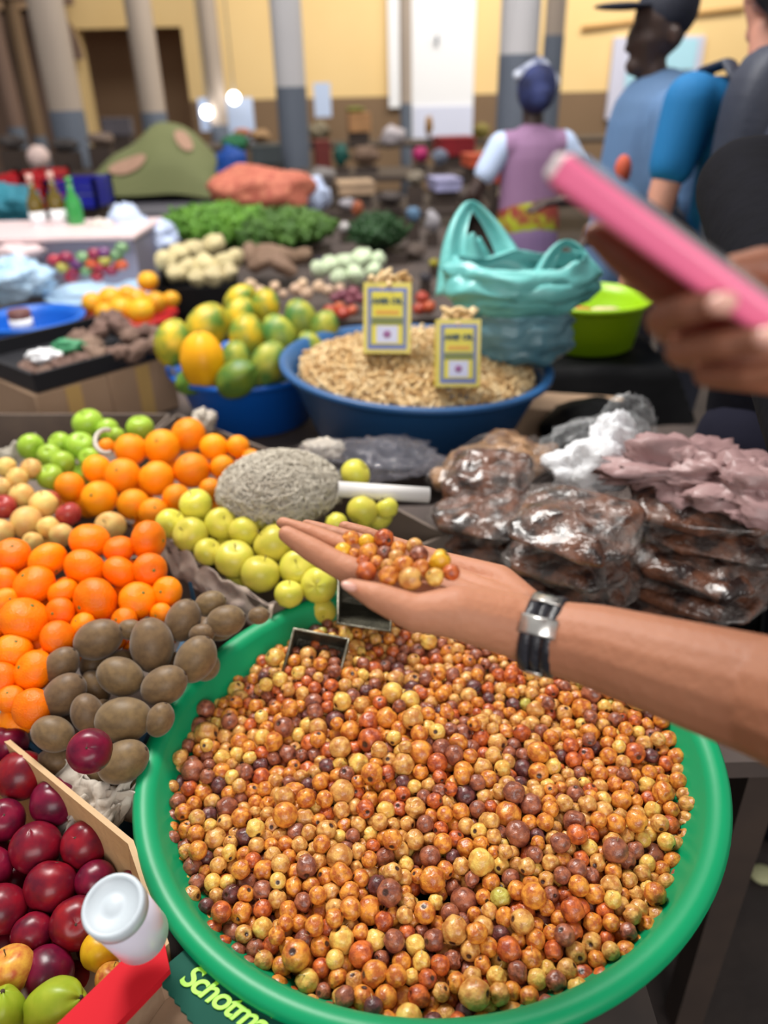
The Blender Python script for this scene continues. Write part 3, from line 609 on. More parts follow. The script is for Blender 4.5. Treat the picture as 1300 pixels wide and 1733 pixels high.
for a, b in (((650, 992, .578, 27), (865, 1062, .552, 40)), ((680, 968, .605, 24), (870, 1050, .562, 38)), ((715, 960, .635, 23), (880, 1035, .575, 34)), ((750, 955, .655, 22), (845, 985, .615, 30)), ((845, 985, .615, 30), (892, 1030, .578, 34)), ((700, 985, .60, 24), (880, 1045, .565, 36))):
    chain(h, [a, b])
chain(h, [(594, 991, .548, 13), (636, 1009, .541, 24), (704, 1038, .536, 33), (775, 1037, .538, 47), (868, 1058, .548, 55)])  # thumb, ball of the thumb
chain(h, [(868, 1058, .548, 54), (915, 1074, .545, 60), (1010, 1094, .525, 72), (1300, 1180, .46, 105), (1480, 1240, .40, 138), (1640, 1300, .36, 160)], None)
chain(h, [(1640, 1300, .36, 160), (1900, 1100, .30, 220)])
skin_tone_shade(M['skin'], (1, 1, 1, 1), (.62, .56, .52, 1), -.19, -.02)
arm = empty('person', P(1640, 1300, .36), 'person reaching in an open palm full of jujubes, wearing a black wristband', 'person')
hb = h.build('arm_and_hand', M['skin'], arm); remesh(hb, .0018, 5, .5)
# nail
tn = P(591, 992, .535); MB().ell(tn, (.0062, .0036, .0052), 14, 8, axes(P(630, 1006, .535)-tn, -FW)).build('thumb_nail', M['nail'], arm)
# wristband
w0 = P(921, 1074, .545); axw = (P(1010, 1092, .525)-P(868, 1058, .548)).normalized(); Rw = axes(axw.cross(FW), axw)
band = empty('wristband', w0, 'x', 'x'); del band['label']; del band['category']; band.parent = arm; band.location = w0-arm.location
M['leather'] = mat('black_leather', (34, 34, 40), .38, (52, 52, 60), 40, .2, bump=.3, bscale=90); M['silver'] = mat('silver', (214, 212, 208), .28, metal=.9, coat=.2)
rw = .0285; wob = lambda a, z: 1+.0*a
for z0, z1, rr in ((-.0115, -.004, rw), (-.0035, .0035, rw-.0006), (.004, .0115, rw)):
    MB().lathe([(rr-.002, z0), (rr, z0), (rr+.0008, (z0+z1)/2), (rr, z1), (rr-.002, z1)], w0, 56, Rw, closed=True).build('strap', M['leather'], band)
cp = w0 + Rw @ V((0, 0, 0)); tocam = (CAM-w0); tocam = (tocam-axw*tocam.dot(axw)).normalized(); side = axw.cross(tocam)
upd = UP-axw*UP.dot(axw); upd = (upd-tocam*upd.dot(tocam)).normalized()
nrm = (tocam*.86+upd*.5).normalized(); b = MB()
def plate(cang, half, rr, z):
    vs = []; n = 8; a0 = tocam; a1 = axw.cross(tocam)
    if a1.dot(UP) < 0: a1 = -a1
    for k in range(n+1):
        an = cang-half+2*half*k/n; d = a0*math.cos(an)+a1*math.sin(an)
        for zz_ in (-z, z):
            for rq in (rr, rr+.0016): vs.append(w0+axw*zz_+d*rq)
    fs = []
    for k in range(n):
        o_ = k*4; p_ = o_+4; fs += [(o_+1, o_+3, p_+3, p_+1), (o_, p_, p_+2, o_+2), (o_, o_+1, p_+1, p_), (o_+2, p_+2, p_+3, o_+3)]
    fs += [(0, 2, 3, 1), (n*4, n*4+1, n*4+3, n*4+2)]; return MB().add(vs, fs)
plate(.15, .22, rw+.0006, .0125).build('silver_plate', M['silver'], band, True)
plate(.95, .14, rw+.0004, .010).build('buckle', M['silver'], band, True)
plate(-1.25, .12, rw+.0004, .006).build('clasp', M['silver'], band, True)
# jujubes lying in the palm
HB = [(590, 935, 15, 7), (597, 914, 15, 1), (621, 937, 16, 1), (619, 917, 13, 7), (616, 953, 12, 2), (650, 912, 16, 2), (625, 963, 17, 2), (645, 938, 13, 3), (658, 975, 16, 1), (667, 945, 14, 0), (680, 957, 18, 1), (675, 930, 13, 1), (696, 979, 19, 0), (709, 940, 15, 3), (711, 963, 15, 1), (702, 925, 14, 0), (736, 977, 15, 5), (744, 949, 17, 7), (764, 969, 14, 2), (638, 958, 12, 1), (604, 936, 9, 1), (655, 955, 11, 0)]
BM.append(berry_mat('bright yellow', (236, 186, 30), (226, 168, 40))); BC.append(('bright yellow', 0, 0, 0))
hp = []
for (x, y, r, c) in HB:
    t = (x-575)/200; u_ = (y-915)/70; d = .625-.025*t-.050*max(0, min(1.1, u_)) - .014
    hp.append((P(x, y, d), r*1.08*d/F))
A = np.array([list(p) for p, _ in hp]); Rr = np.array([r for _, r in hp]); relax(A, Rr*.93, 25, anchor=A.copy(), ak=.1)
for k, (x, y, r, c) in enumerate(HB):
    c = int(c)
    o = bpy.data.objects.new('jujube', berry_mesh(c, (k*5) % 9)); COL.objects.link(o); o.location = A[k]; o.scale = (Rr[k],)*3; o.rotation_euler = rrot().to_euler()
    pos = 'by the fingers' if x < 632 else 'by the wrist side' if x > 705 else 'in the middle'
    dep = 'back row' if y < 928 else 'front row' if y > 958 else 'centre row'
    tag(o, f"{'large' if r > 14 else 'small'} {BC[c][0]} jujube in the open palm, {dep}, {pos}", 'fruit', 'jujubes in the open palm')
# ---------------------------------------------------------------- phone and the hand holding it
f0, f1 = P(938, 282, .300), P(1400, 618, .300); e1 = (f1-f0).normalized(); mid = (f0+f1)/2
vw = (mid-CAM).normalized(); e2 = (vw-e1*vw.dot(e1)).normalized(); e3 = e1.cross(e2)
if e3.dot(UP) < 0: e3 = -e3
tl = .06; e3, e2 = (e3*math.cos(tl)-e2*math.sin(tl)).normalized(), (e2*math.cos(tl)+e3*math.sin(tl)).normalized()
LP_ = (f1-f0).length; TP = .0135; WP = .072; pc = f0+e1*LP_/2+e2*WP/2
Rp = Matrix(((e1.x, e2.x, e3.x), (e1.y, e2.y, e3.y), (e1.z, e2.z, e3.z)))
if Rp.determinant() < 0: Rp = Matrix(((e1.x, -e2.x, e3.x), (e1.y, -e2.y, e3.y), (e1.z, -e2.z, e3.z)))
phone = empty('smartphone', pc-e3*TP/2, 'smartphone in a bright pink case held edge-on in a hand', 'phone')
def rbox(name, c, sz, m, parent, bev, **k):
    o = MB().box(c, sz, Rp).build(name, m, parent, bevel=bev, **k); o.modifiers[0].segments = 4; return o
M['pink'] = mat('pink_case', (255, 122, 165), .35, coat=.15); M['screen'] = mat('grey_screen', (150, 146, 150), .12, coat=.5); M['whiteend'] = mat('white_plastic', (244, 232, 232), .3)
rbox('case', pc, (LP_, WP, TP), M['pink'], phone, .004)
rbox('screen', pc+e3*(TP/2+.0004), (LP_-.006, WP-.006, .0016), M['screen'], phone, .0006)
rbox('end_cap', pc-e1*(LP_/2-.001), (.0065, WP*.97, TP*.82), M['whiteend'], phone, .0028)
h = MB()
chain(h, [(1008, 396, .370, 21), (1050, 430, .372, 29), (1120, 480, .376, 36), (1210, 520, .385, 38), (1330, 570, .40, 44)])
chain(h, [(1212, 514, .300, 24), (1165, 524, .305, 27), (1120, 540, .322, 28), (1130, 552, .355, 30), (1330, 580, .395, 38)])
chain(h, [(1296, 572, .298, 23), (1225, 584, .305, 25), (1150, 594, .325, 25), (1160, 598, .36, 28), (1340, 610, .395, 36)])
chain(h, [(1350, 622, .305, 20), (1265, 636, .318, 22), (1196, 634, .335, 22), (1215, 634, .365, 25), (1360, 645, .395, 32)])
chain(h, [(1218, 458, .385, 22), (1290, 455, .39, 38), (1400, 500, .395, 55)])
chain(h, [(1330, 580, .395, 50), (1400, 500, .395, 60), (1480, 470, .43, 70)])
chain(h, [(1370, 620, .395, 50), (1440, 540, .41, 62), (1480, 470, .43, 70)])
elb = V((.46, .72, 1.22)); wr, rwr = pr((1480, 470, .43, 66))
h.cap(wr, wr.lerp(elb, .4), rwr, .034)
# standing person in black at the right, whose right hand it is
def person(root, caps, mat_, name, vox=.012, it=8):
    mb = MB()
    for c in caps:
        mb.cap(c[0], c[1], c[2], c[3], c[4] if len(c) > 4 else None)
    o = mb.build(name, mat_, root); return remesh(o, vox, it)
pb = empty('person', V((.78, 1.30, 0)), 'person in a long-sleeved black top and dark trousers holding up the pink phone', 'person')
C = V((.78, 1.30, 0)); fy = (V((0.35, 1, 0)).normalized(), .62)
sk = h; sk.cap(wr.lerp(elb, .4), elb, .034, .042)
def at(x, y, z): return C+V((x, y, z))
for q in [(elb, at(-.2, 0, 1.40), .042, .052), (at(-.2, 0, 1.4), at(.2, 0, 1.40), .055, .055), (at(0, 0, 1.38), at(0, 0, 1.0), .15, .14, fy), (at(0, 0, 1.4), at(0, -.02, 1.56), .06, .055),
          (at(0, -.02, 1.62), at(0, -.03, 1.72), .085, .095), (at(.2, 0, 1.38), at(.24, .05, 1.1), .05, .042), (at(.24, .05, 1.1), at(.22, -.1, .88), .04, .03),
          (at(-.09, 0, .95), at(-.1, 0, .5), .085, .06), (at(-.1, 0, .5), at(-.1, .02, .08), .055, .04), (at(.09, 0, .95), at(.1, 0, .5), .085, .06), (at(.1, 0, .5), at(.1, .02, .08), .055, .04)]: sk.cap(*q)
bo = sk.build('body', M['skin2'], pb); remesh(bo, .0019, 3)
person(pb, [(wr.lerp(elb, .35), elb, .043, .058), (elb, at(-.2, 0, 1.40), .060, .075), (at(-.2, 0, 1.4), at(.2, 0, 1.40), .075, .075), (at(0, 0, 1.36), at(0, 0, 1.0), .19, .18, fy), (at(.2, 0, 1.38), at(.24, .05, 1.1), .07, .055), (at(.24, .05, 1.1), at(.22, -.1, .92), .055, .045)], M['black'], 'black_top')
M['navy'] = mat('navy_trousers', (32, 32, 46), .9, (24, 24, 36), 8, .3, spec=.12)
person(pb, [(at(0, 0, 1.02), at(0, 0, .92), .17, .18, fy), (at(-.09, 0, .95), at(-.1, 0, .5), .11, .085), (at(-.1, 0, .5), at(-.1, .02, .10), .085, .07), (at(.09, 0, .95), at(.1, 0, .5), .11, .085), (at(.1, 0, .5), at(.1, .02, .10), .085, .07)], M['navy'], 'trousers')
person(pb, [(at(0, -.01, 1.70), at(0, 0, 1.74), .10, .095)], M['black'], 'hair')
for s_ in (-.1, .1): person(pb, [(at(s_, .05, .05), at(s_, -.12, .045), .05, .042)], M['black'], 'shoe')
for (x, y, d, r, tw) in ((1222, 514, .283, 20, (1160, 528, .285)), (1303, 571, .281, 19, (1230, 586, .283))):
    n0 = P(x, y, d); MB().ell(n0, (.0058, .0042, .0042), 14, 8, axes(P(*tw)-n0, -FW)).build('fingernail', M['nail'], pb)
# ---------------------------------------------------------------- peanuts in the blue basin
M['blue'] = mat('slate_blue_plastic', (40, 92, 146), .4, (34, 82, 134), 4, .3, bump=.05)
M['rblue'] = mat('royal_blue_plastic', (0, 98, 200), .38, (0, 88, 186), 4, .3)
NX, NY, NZ, NR = .092, 1.91, .935, .348
def big_basin(cx, cy, ztop, R, hgt, rb, m, label, tilt=0, rim=.02, name='plastic_basin'):
    Rm = Matrix.Rotation(tilt, 3, 'Y'); pf = [(0, -hgt), (rb, -hgt), (rb+.015, -hgt+.01), (R-rim*1.3, -.03), (R-rim*.7, -.018), (R, -.014), (R+.001, -.002), (R-.006, .0), (R-rim, -.002), (R-rim*1.7, -.03), (rb, -hgt+.012), (0, -hgt+.01)]
    o = MB().lathe(pf, (cx, cy, ztop), 96, Rm).build(name, m); return tag(o, label, 'basin')
big_basin(NX, NY, NZ, NR, .205, .235, M['blue'], 'slate blue plastic basin heaped with peanuts', .055)
MB().box((NX, NY, .70), (.5, .5, .058)).build('wooden_board', M['darkwood'], None, False, 'dark square board under the slate blue peanut basin', 'board')
PN = [mat('peanut_shell_a', (236, 208, 158), .75, (214, 176, 122), 2.5, .25, bump=.5, bscale=6, attr=True), mat('peanut_shell_b', (218, 182, 128), .8, (186, 142, 90), 2.5, .25, bump=.5, bscale=6, attr=True), mat('peanut_shell_c', (244, 222, 178), .75, (222, 188, 138), 2.5, .25, bump=.5, bscale=6, attr=True)]
def pshape(seed):
    r = random.Random(seed); vs = []; lo = []; po = []; SG, RG = 9, 9; l = r.uniform(1.25, 1.75); off = V((seed*3.1, 0, 0)); bend = r.uniform(-.2, .2)
    for i in range(RG+1):
        th = math.pi*i/RG
        for j in range(SG):
            ph = 2*math.pi*j/SG; d = V((math.sin(th)*math.cos(ph), math.sin(th)*math.sin(ph), math.cos(th))); w_ = .78*(1-.22*math.exp(-(d.z/.3)**2)) * (1+.1*noise.noise(d*3+off))
            vs.append((d.x*w_+bend*d.z*d.z, d.y*w_, d.z*l)); lo.append(tuple(d+off)); po.append(0)
    fs = [(i*SG+j, (i+1)*SG+j, (i+1)*SG+(j+1) % SG, i*SG+(j+1) % SG) for i in range(RG) for j in range(SG)]
    return np.array(vs), np.array(lo), np.array(po, float), np.array(fs)
PSH = [pshape(s) for s in range(5)]; PME = {}
def pmesh(c, s):
    if (c, s) not in PME:
        vs, lo, po, fs = PSH[s]; me = bpy.data.meshes.new('peanut'); me.from_pydata(vs.tolist(), [], fs.tolist()); me.materials.append(PN[c]); finish_berry(me, lo, po); PME[c, s] = me
    return PME[c, s]
def nsurf(x, y):
    r = np.hypot(x-NX, y-NY)/.31; z = NZ-.02-.055*(x-NX)+.075*np.clip(1-r*r, -.3, 1)
    return z
NN = 2300; ra = .300*np.sqrt(rng.uniform(0, 1, NN)); an = rng.uniform(0, 2*np.pi, NN); Rn = rng.uniform(.0075, .0095, NN)
Pn = np.stack([NX+ra*np.cos(an), NY+ra*np.sin(an), np.zeros(NN)], 1); Pn[:, 2] = nsurf(Pn[:, 0], Pn[:, 1])-rng.uniform(0, .02, NN)
relax(Pn, Rn*.95, 30, floor=lambda x, y: nsurf(x, y)-.028, wall=(NX, NY, .303), g=.0012)
D = Pn-np.array(CAM); Zn = D@np.array(FW); Xn = 650+F*(D@np.array(RT))/Zn; Yn = 866.5-F*(D@np.array(UP))/Zn; Qn = Rn*F/Zn
okn = vis(Xn, Yn, Zn, Qn*.8, .45); okn &= ~((Xn > 605) & (Xn < 710) & (Yn < 605)) & ~((Xn > 735) & (Xn < 820) & (Yn < 660)) & ~((Xn > 815) & (Yn < 630))
idn = np.argsort(-Qn*okn)[:300]; chn = set(int(i) for i in idn if okn[i]); items = []
for i in range(NN):
    Rm = rrot(); c = int(rng.integers(0, 3)); s = int(rng.integers(0, 5))
    if i in chn:
        o = bpy.data.objects.new('peanut', pmesh(c, s)); COL.objects.link(o); o.location = Pn[i]; o.scale = (Rn[i],)*3; o.rotation_euler = Rm.to_euler()
        a = math.degrees(math.atan2(Pn[i][1]-NY, Pn[i][0]-NX)) % 360; rr = math.hypot(Pn[i][1]-NY, Pn[i][0]-NX)
        tag(o, f"{('tan', 'brown', 'pale')[c]} peanut {'against' if rr > .26 else 'close to' if rr > .17 else 'well inside'} the {SEC[int((a+22.5)//45) % 8]} rim of the slate blue basin", 'nut', 'peanuts in the slate blue basin')
    else: items.append((Pn[i], Rn[i], c, s, Rm))
merged('peanuts', PSH, items, PN, 'heap of unshelled peanuts filling the slate blue basin', 'nuts')
# ---------------------------------------------------------------- yellow and blue oil tins full of peanuts
M['tyel'] = mat('tin_yellow', (214, 196, 24), .35, coat=.3); M['tblue'] = mat('tin_blue', (44, 84, 186), .35, coat=.3); M['tlab'] = mat('tin_label_yellow', (226, 212, 10), .35); M['tor'] = mat('tin_orange', (222, 158, 24), .4)
M['tgreen'] = mat('tin_olive', (112, 122, 30), .4); M['twh'] = mat('tin_white', (206, 210, 240), .35); M['tred'] = mat('tin_emblem', (150, 90, 150), .4); M['tgrey'] = mat('tin_grey_border', (126, 136, 150), .4); M['ttext'] = mat('tin_text', (70, 88, 80), .5)
def oiltin(p0, p1, d, wpx, label, fill, roll=0):
    b0 = P(p0[0], p0[1], d); t0 = P(p1[0], p1[1], d*.985); z = (t0-b0).normalized(); x = (RT*math.cos(roll)+UP*math.sin(roll)); x = (x-z*x.dot(z)).normalized(); R = axes(x, z)
    wd = wpx*d/F; H = (t0-b0).length; dp = wd*.72; t = empty('oil_tin', b0, label, 'tin'); yb = R@V((0, 1, 0))
    if yb.dot(FW) < 0: yb = -yb
    def bx(n, cx, cz, w_, h_, m, lay, par): return MB().box(b0+x*(cx*wd)+z*(cz*H)-yb*(.0006*lay), (w_*wd, .0012, h_*H), R).build(n, m, par, False)
    body = MB(); c0 = b0+yb*dp/2
    body.box(c0+z*H*.0+z*.003, (wd, dp, .006), R)
    for (ox, oy, sx, sy) in ((0, -dp/2, wd, .003), (0, dp/2, wd, .003), (-wd/2, 0, .003, dp), (wd/2, 0, .003, dp)): body.box(c0+x*ox+yb*oy+z*H/2, (sx, sy, H), R)
    body.box(c0+z*H*.88, (wd*.97, dp*.97, .004), R)
    bo = body.build('tin_body', M['tyel'], t, False)
    bx('border', 0, .49, .84, .86, M['tblue'], 4, t); lb = bx('label', 0, .49, .78, .76, M['tgrey'], 6, t)
    bx('top_panel', 0, .69, .66, .36, M['tlab'], 8, lb); bx('orange_stripe', 0, .58, .5, .05, M['tor'], 10, lb); bx('olive_stripe', 0, .45, .66, .09, M['tgreen'], 9, lb); bx('yellow_field', 0, .28, .66, .30, M['tlab'], 8, lb)
    bx('white_panel', 0, .27, .46, .24, M['twh'], 10, lb)
    MB().ell(b0+x*0+z*(.27*H)-yb*.0065, (.09*wd, .001, .055*H), 12, 8, R).build('emblem', M['tred'], lb)
    pl = b0+z*(.70*H)-yb*.0065-wloc(lb); n_ = -yb; xx = x if x.cross(z).dot(n_) > 0 else -x
    text_mesh('AMIR OIL', lb, M['ttext'], size=wd*.16, ext=.0003, off=.0012, align='CENTER', mtx=Matrix(((xx.x, z.x, n_.x, pl.x), (xx.y, z.y, n_.y, pl.y), (xx.z, z.z, n_.z, pl.z), (0, 0, 0, 1))))
    # peanuts piled in the mouth
    r_ = random.Random(fill); A = []
    for k in range(fill):
        A.append(list(c0+z*(H*.9+r_.uniform(0, .035))+x*r_.uniform(-.42, .42)*wd+yb*r_.uniform(-.42, .42)*dp))
    A = np.array(A); rr = np.full(fill, .010); relax(A, rr, 12)
    for k in range(fill):
        o = bpy.data.objects.new('peanut', pmesh(k % 3, k % 5)); COL.objects.link(o); o.location = A[k]; o.scale = (.0108,)*3; o.rotation_euler = rrot().to_euler()
        tag(o, 'pale peanut heaped in the mouth of the ' + label.split(' yellow')[0] + ' oil tin', 'nut', 'peanuts heaped in the ' + label.split(' yellow')[0] + ' oil tin')
oiltin((655, 598), (656, 478), 1.80, 78, 'taller yellow and blue oil tin heaped with peanuts', 34, roll=-.03)
oiltin((775, 655), (777, 540), 1.70, 72, 'smaller yellow and blue oil tin standing in the peanuts', 20, roll=.02)
# ---------------------------------------------------------------- papayas in the royal blue basin
PX, PYY, PZZ = -.385, 2.20, .85
big_basin(PX, PYY, PZZ, .24, .18, .155, M['rblue'], 'royal blue plastic basin piled with papayas')
PAP = [(303, 573, 31, 80), (360, 550, 35, 60), (399, 528, 27, 70), (418, 567, 30, 90), (408, 516, 24, 40), (440, 520, 24, 90), (476, 562, 29, 115), (507, 543, 28, 110), (456, 613, 31, 70), (400, 605, 24, 90), (548, 552, 24, 80), (524, 586, 22, 110)]
M['papaya2'] = fm('papaya_skin_green', (178, 176, 62), (74, 120, 54), ns=.7, rough=.45, con=.12, rand=.1)
pile(PAP[6:], p_papaya(M['papaya2']), (2.12, .93, .32), 'greener papayas in the royal blue basin', 'mostly green papaya in blue basin', 'papaya', under=0, rowh=40, asp=0, kmin=1.0)
pile(PAP[:6], p_papaya(M['papaya']), (2.12, .93, .32), 'papayas in the royal blue basin', 'yellow and green papaya in blue basin', 'papaya', under=0, rowh=40, asp=0, kmin=1.0)
single(343, 608, 38, p_papaya(M['papayay']), (2.0, .90, .2), 'ripe yellow papaya at the front of the royal blue basin', 'papaya', 95)
single(404, 640, 31, p_papaya(M['papayag']), (2.05, .885, .2), 'dark green papaya low in the royal blue basin, beside the ripe yellow one', 'papaya', 30)
single(325, 645, 22, p_papaya(M['papayag']), (2.1, .86, .2), 'dark green papaya tucked under the ripe yellow one', 'papaya', 20)
for dx, dy in ((-.1, .05), (.0, .0), (.1, .03), (-.02, .12), (.1, .13), (.02, -.10)):
    o = p_papaya(M['papayag']); o.location = (PX+dx, PYY+dy, .79); o.scale = (.052,)*3; o.rotation_euler = (1.3, 0, dx*9); tag(o, 'green papaya buried at the bottom of the royal blue basin', 'papaya', 'buried papayas')
# ---------------------------------------------------------------- teal carrier bag
M['teal'] = mat('teal_plastic_bag', (124, 206, 202), .4, (100, 184, 184), 5, .25, bump=.6, bscale=14, alpha=.90, coat=.2)
M['tealdk'] = mat('teal_bag_full', (118, 164, 178), .35, (72, 116, 130), 7, .2, bump=.8, bscale=12, coat=.3)
tb = P(872, 610, 1.98); bag = empty('carrier_bag', tb, 'teal plastic carrier bag with two loop handles standing beside the oil tins', 'bag')
def bagshape(u, v, prof):
    a = u*2*math.pi; r = np.interp(v, [q[0] for q in prof], [q[1] for q in prof]); zz_ = np.interp(v, [q[0] for q in prof], [q[2] for q in prof])
    p = V((math.cos(a)*r, math.sin(a)*r*.62, zz_)); k = noise.noise_vector(V((math.cos(a)*1.4, math.sin(a)*1.4, v*5)))*.02+noise.noise_vector(V((math.cos(a)*4, math.sin(a)*4, v*14)))*.008
    return tb+p+k*min(1, v*8)*(1 if r > .01 else 0)+(V((math.cos(a), math.sin(a), 0))*.006*math.sin(v*34+2*math.cos(a*2)) if prof is lo_ and v > .2 else V())
lo_ = [(0, 0, 0.0), (.1, .10, .0), (.3, .130, .03), (.6, .135, .09), (1, .125, .15)]
MB().grid(lambda u, v: bagshape(u, v, lo_), 64, 16).build('full_lower_part', M['tealdk'], bag)
up_ = [(0, .135, .13), (.2, .165, .155), (.5, .190, .19), (.8, .190, .225), (1, .155, .258)]
o = MB().grid(lambda u, v: bagshape(u, .05+v*.95, up_) + V((0, 0, (.010*math.cos(u*4*math.pi)*(v**2)))), 72, 18).build('upper_part', M['teal'], bag)
s_ = o.modifiers.new('thick', 'SOLIDIFY'); s_.thickness = .002
def handle(pts, wd):
    P_ = [P(*q) for q in pts]; n = 40
    def cr(u):
        s = u*(len(P_)-1); i = min(int(s), len(P_)-2); f = s-i; a = P_[max(i-1, 0)]; b = P_[i]; c = P_[i+1]; d = P_[min(i+2, len(P_)-1)]
        return (b*2+(c-a)*f+(a*2-b*5+c*4-d)*f*f+(b*3-a-c*3+d)*f**3)*.5
    def fn(u, v):
        p = cr(u); t = (cr(min(1, u+.01))-cr(max(0, u-.01))).normalized(); sd = t.cross(FW).normalized(); wv = wd[0]+(wd[1]-wd[0])*abs(2*u-1)**1.5
        return p+sd*((v-.5)*wv)+FW*(.012*math.sin(v*7)+.006*noise.noise(V((u*6, v*4, 0))))
    o = MB().grid(fn, n, 8).build('handle', M['teal'], bag); s = o.modifiers.new('thick', 'SOLIDIFY'); s.thickness = .002
handle([(765, 500, 1.93), (768, 420, 1.93), (782, 365, 1.95), (800, 346, 1.98), (826, 372, 2.0), (856, 420, 2.0), (880, 470, 1.98)], (.028, .085))
handle([(908, 490, 1.90), (926, 445, 1.90), (948, 414, 1.90), (970, 414, 1.90), (990, 440, 1.90), (996, 490, 1.90)], (.016, .06))
MB().grid(lambda u, v: P(798+(u-.5)*(30+100*v)+10*v, 398+100*v, 2.03)+FW*(.02*math.sin(u*9)), 16, 16).build('gusset', M['teal'], bag).modifiers.new('thick', 'SOLIDIFY').thickness = .002
# ---------------------------------------------------------------- lime basin on a black covered crate
M['limeb'] = mat('lime_plastic', (160, 206, 14), .35, (150, 196, 10), 4, .3); lc = PZ(1005, 515, .985)
big_basin(lc.x+.02, 2.34, .985, .188, .155, .125, M['limeb'], 'lime green plastic basin behind the teal bag')
M['blackbag'] = mat('black_plastic', (12, 12, 14), .6, (17, 17, 20), 6, .3, bump=.4, bscale=12, spec=.15)
bc = empty('covered_crate', (.64, 2.30, .67), 'crate covered in black plastic under the lime green basin', 'crate')
MB().grid(lambda u, v: V((.64+(u-.5)*.56, 2.34+(v-.5)*.56, .67+.158*min(1, 8*min(u, 1-u, v, 1-v)))) + noise.noise_vector(V((u*5, v*5, 1)))*.012, 40, 40).build('black_cover', M['blackbag'], bc)
tag(MB().ell(PY(985, 527, 2.28), (.035, .03, .012), 12, 8, None, lambda d: 1+.3*noise.noise(d*3)).build('meat_piece', mat('raw_red', (196, 60, 60), .4)), 'red morsel inside the lime green basin', 'food')
tag(MB().ell(PY(1020, 527, 2.30), (.055, .03, .012), 14, 8, rotz(.3), lambda d: 1+.3*noise.noise(d*3+V((3, 0, 0)))).build('food_piece', mat('pale_pink_food', (220, 190, 160), .5)), 'pale pinkish morsel inside the lime green basin', 'food')
MB().ell(PY(985, 527, 2.28)+V((.03, .05, -.05)), (.09, .08, .04), 20, 10).build('food_bag', M['white'], None, True, 'white bundle inside the lime green basin', 'bundle')
MB().box(V((.50, 2.02, .72)), (.34, .14, .10), rotz(-.25)).build('cardboard_box', M['card'], None, False, 'low cardboard box in front of the black covered crate', 'box', bevel=.004)
# dark sack standing between the table and the person
MB().ell((.56, 1.86, .73), (.14, .13, .10), 30, 18, None, lambda d: 1+.12*noise.noise(d*3)).build('black_sack', M['blackbag'], None, True, 'black plastic sack between the blue basin and the date packets', 'sack')
# ---------------------------------------------------------------- date packets
M['date'] = mat('packed_dates', (112, 72, 54), .3, (38, 26, 24), 30, .12, bump=1.0, bscale=42, coat=.5)
M['datel'] = mat('packed_pale_dates', (170, 130, 94), .35, (92, 62, 46), 30, .16, bump=1.0, bscale=36, coat=.4)
def film_mat(name, tint, al, rough=.12):
    m = bpy.data.materials.new(name); m.use_nodes = True; nt = m.node_tree; N = nt.nodes; L = nt.links; b = N['Principled BSDF']
    b.inputs['Base Color'].default_value = lin(tint); b.inputs['Roughness'].default_value = rough; b.inputs['Specular IOR Level'].default_value = .8
    n = N.new('ShaderNodeTexNoise'); n.inputs['Scale'].default_value = 22; n.inputs['Detail'].default_value = 3; n.inputs['Distortion'].default_value = 2.0; tc = N.new('ShaderNodeTexCoord'); L.new(tc.outputs['Object'], n.inputs['Vector'])
    r = N.new('ShaderNodeMapRange'); r.inputs['From Min'].default_value = .5; r.inputs['From Max'].default_value = .8; r.inputs['To Min'].default_value = al; r.inputs['To Max'].default_value = min(1, al+.24)
    L.new(n.outputs['Fac'], r.inputs['Value']); L.new(r.outputs[0], b.inputs['Alpha'])
    bp = N.new('ShaderNodeBump'); bp.inputs['Strength'].default_value = 1; bp.inputs['Distance'].default_value = .008; L.new(n.outputs['Fac'], bp.inputs['Height']); L.new(bp.outputs[0], b.inputs['Normal'])
    return m
M['film'] = film_mat('clear_film', (196, 184, 178), .05)
def pillow(c, hs, R, m, name, parent=None, seed=0, lump=.12, seg=48, ring=26, ls=26, **k):
    off = V((seed*3.7, seed*1.3, 0)); c = V(c); vs = []
    for i in range(ring+1):
        th = math.pi*i/ring
        for j in range(seg):
            ph = 2*math.pi*j/seg; s = lambda q, e: math.copysign(abs(q)**e, q)
            d = V((s(math.sin(th), .8)*s(math.cos(ph), .5), s(math.sin(th), .8)*s(math.sin(ph), .5), s(math.cos(th), .9)))
            p = V((d.x*hs[0], d.y*hs[1], d.z*hs[2]*(1-.35*max(abs(d.x), abs(d.y))**3))); q = noise.noise(p*ls*2+off)*.6+noise.noise(p*ls*.8+off)
            p += V((d.x*.3, d.y*.3, d.z)).normalized()*(q*lump*hs[2]*1.6); vs.append(c+R@p)
    fs = [(i*seg+j, (i+1)*seg+j, (i+1)*seg+(j+1) % seg, i*seg+(j+1) % seg) for i in range(ring) for j in range(seg)]
    return MB().add(vs, fs).build(name, m, parent, **k)
def packet(a, b, z, wd, th, label, seed, m='date', lift=0.05, name='date_packet', sidew=0, z2=None):
    pa, pb_ = PZ(a[0], a[1], z), PZ(b[0], b[1], z if z2 is None else z2); c = (pa+pb_)/2; x = pb_-pa; R = axes(x, V((0, -lift, 1))); yb = R@V((0, 1, 0)); yb = yb if yb.y > 0 else -yb
    c = c+(yb*wd/2 if not sidew else V((0, 0, 0))) - V((0, 0, th/2)); t = empty(name, c-V((0, 0, th/2)), label, 'packet'); hs = (x.length/2, wd/2, th/2)
    pillow(c, hs, R, M[m], 'packed_dates', t, seed, .42)
    pillow(c, (hs[0]*1.06, hs[1]*1.04, hs[2]*1.12), R, M['film'], 'wrapper', t, seed+.5, .34, ls=40)
    return t
dt = tray('plastic_tray', [PZ(690, 900, .80), PZ(1000, 1095, .80), PZ(1290, 1125, .80), PZ(1300, 985, .80)], .05, M['blackbag'], 'black plastic tray under the packets of dates', 'tray')
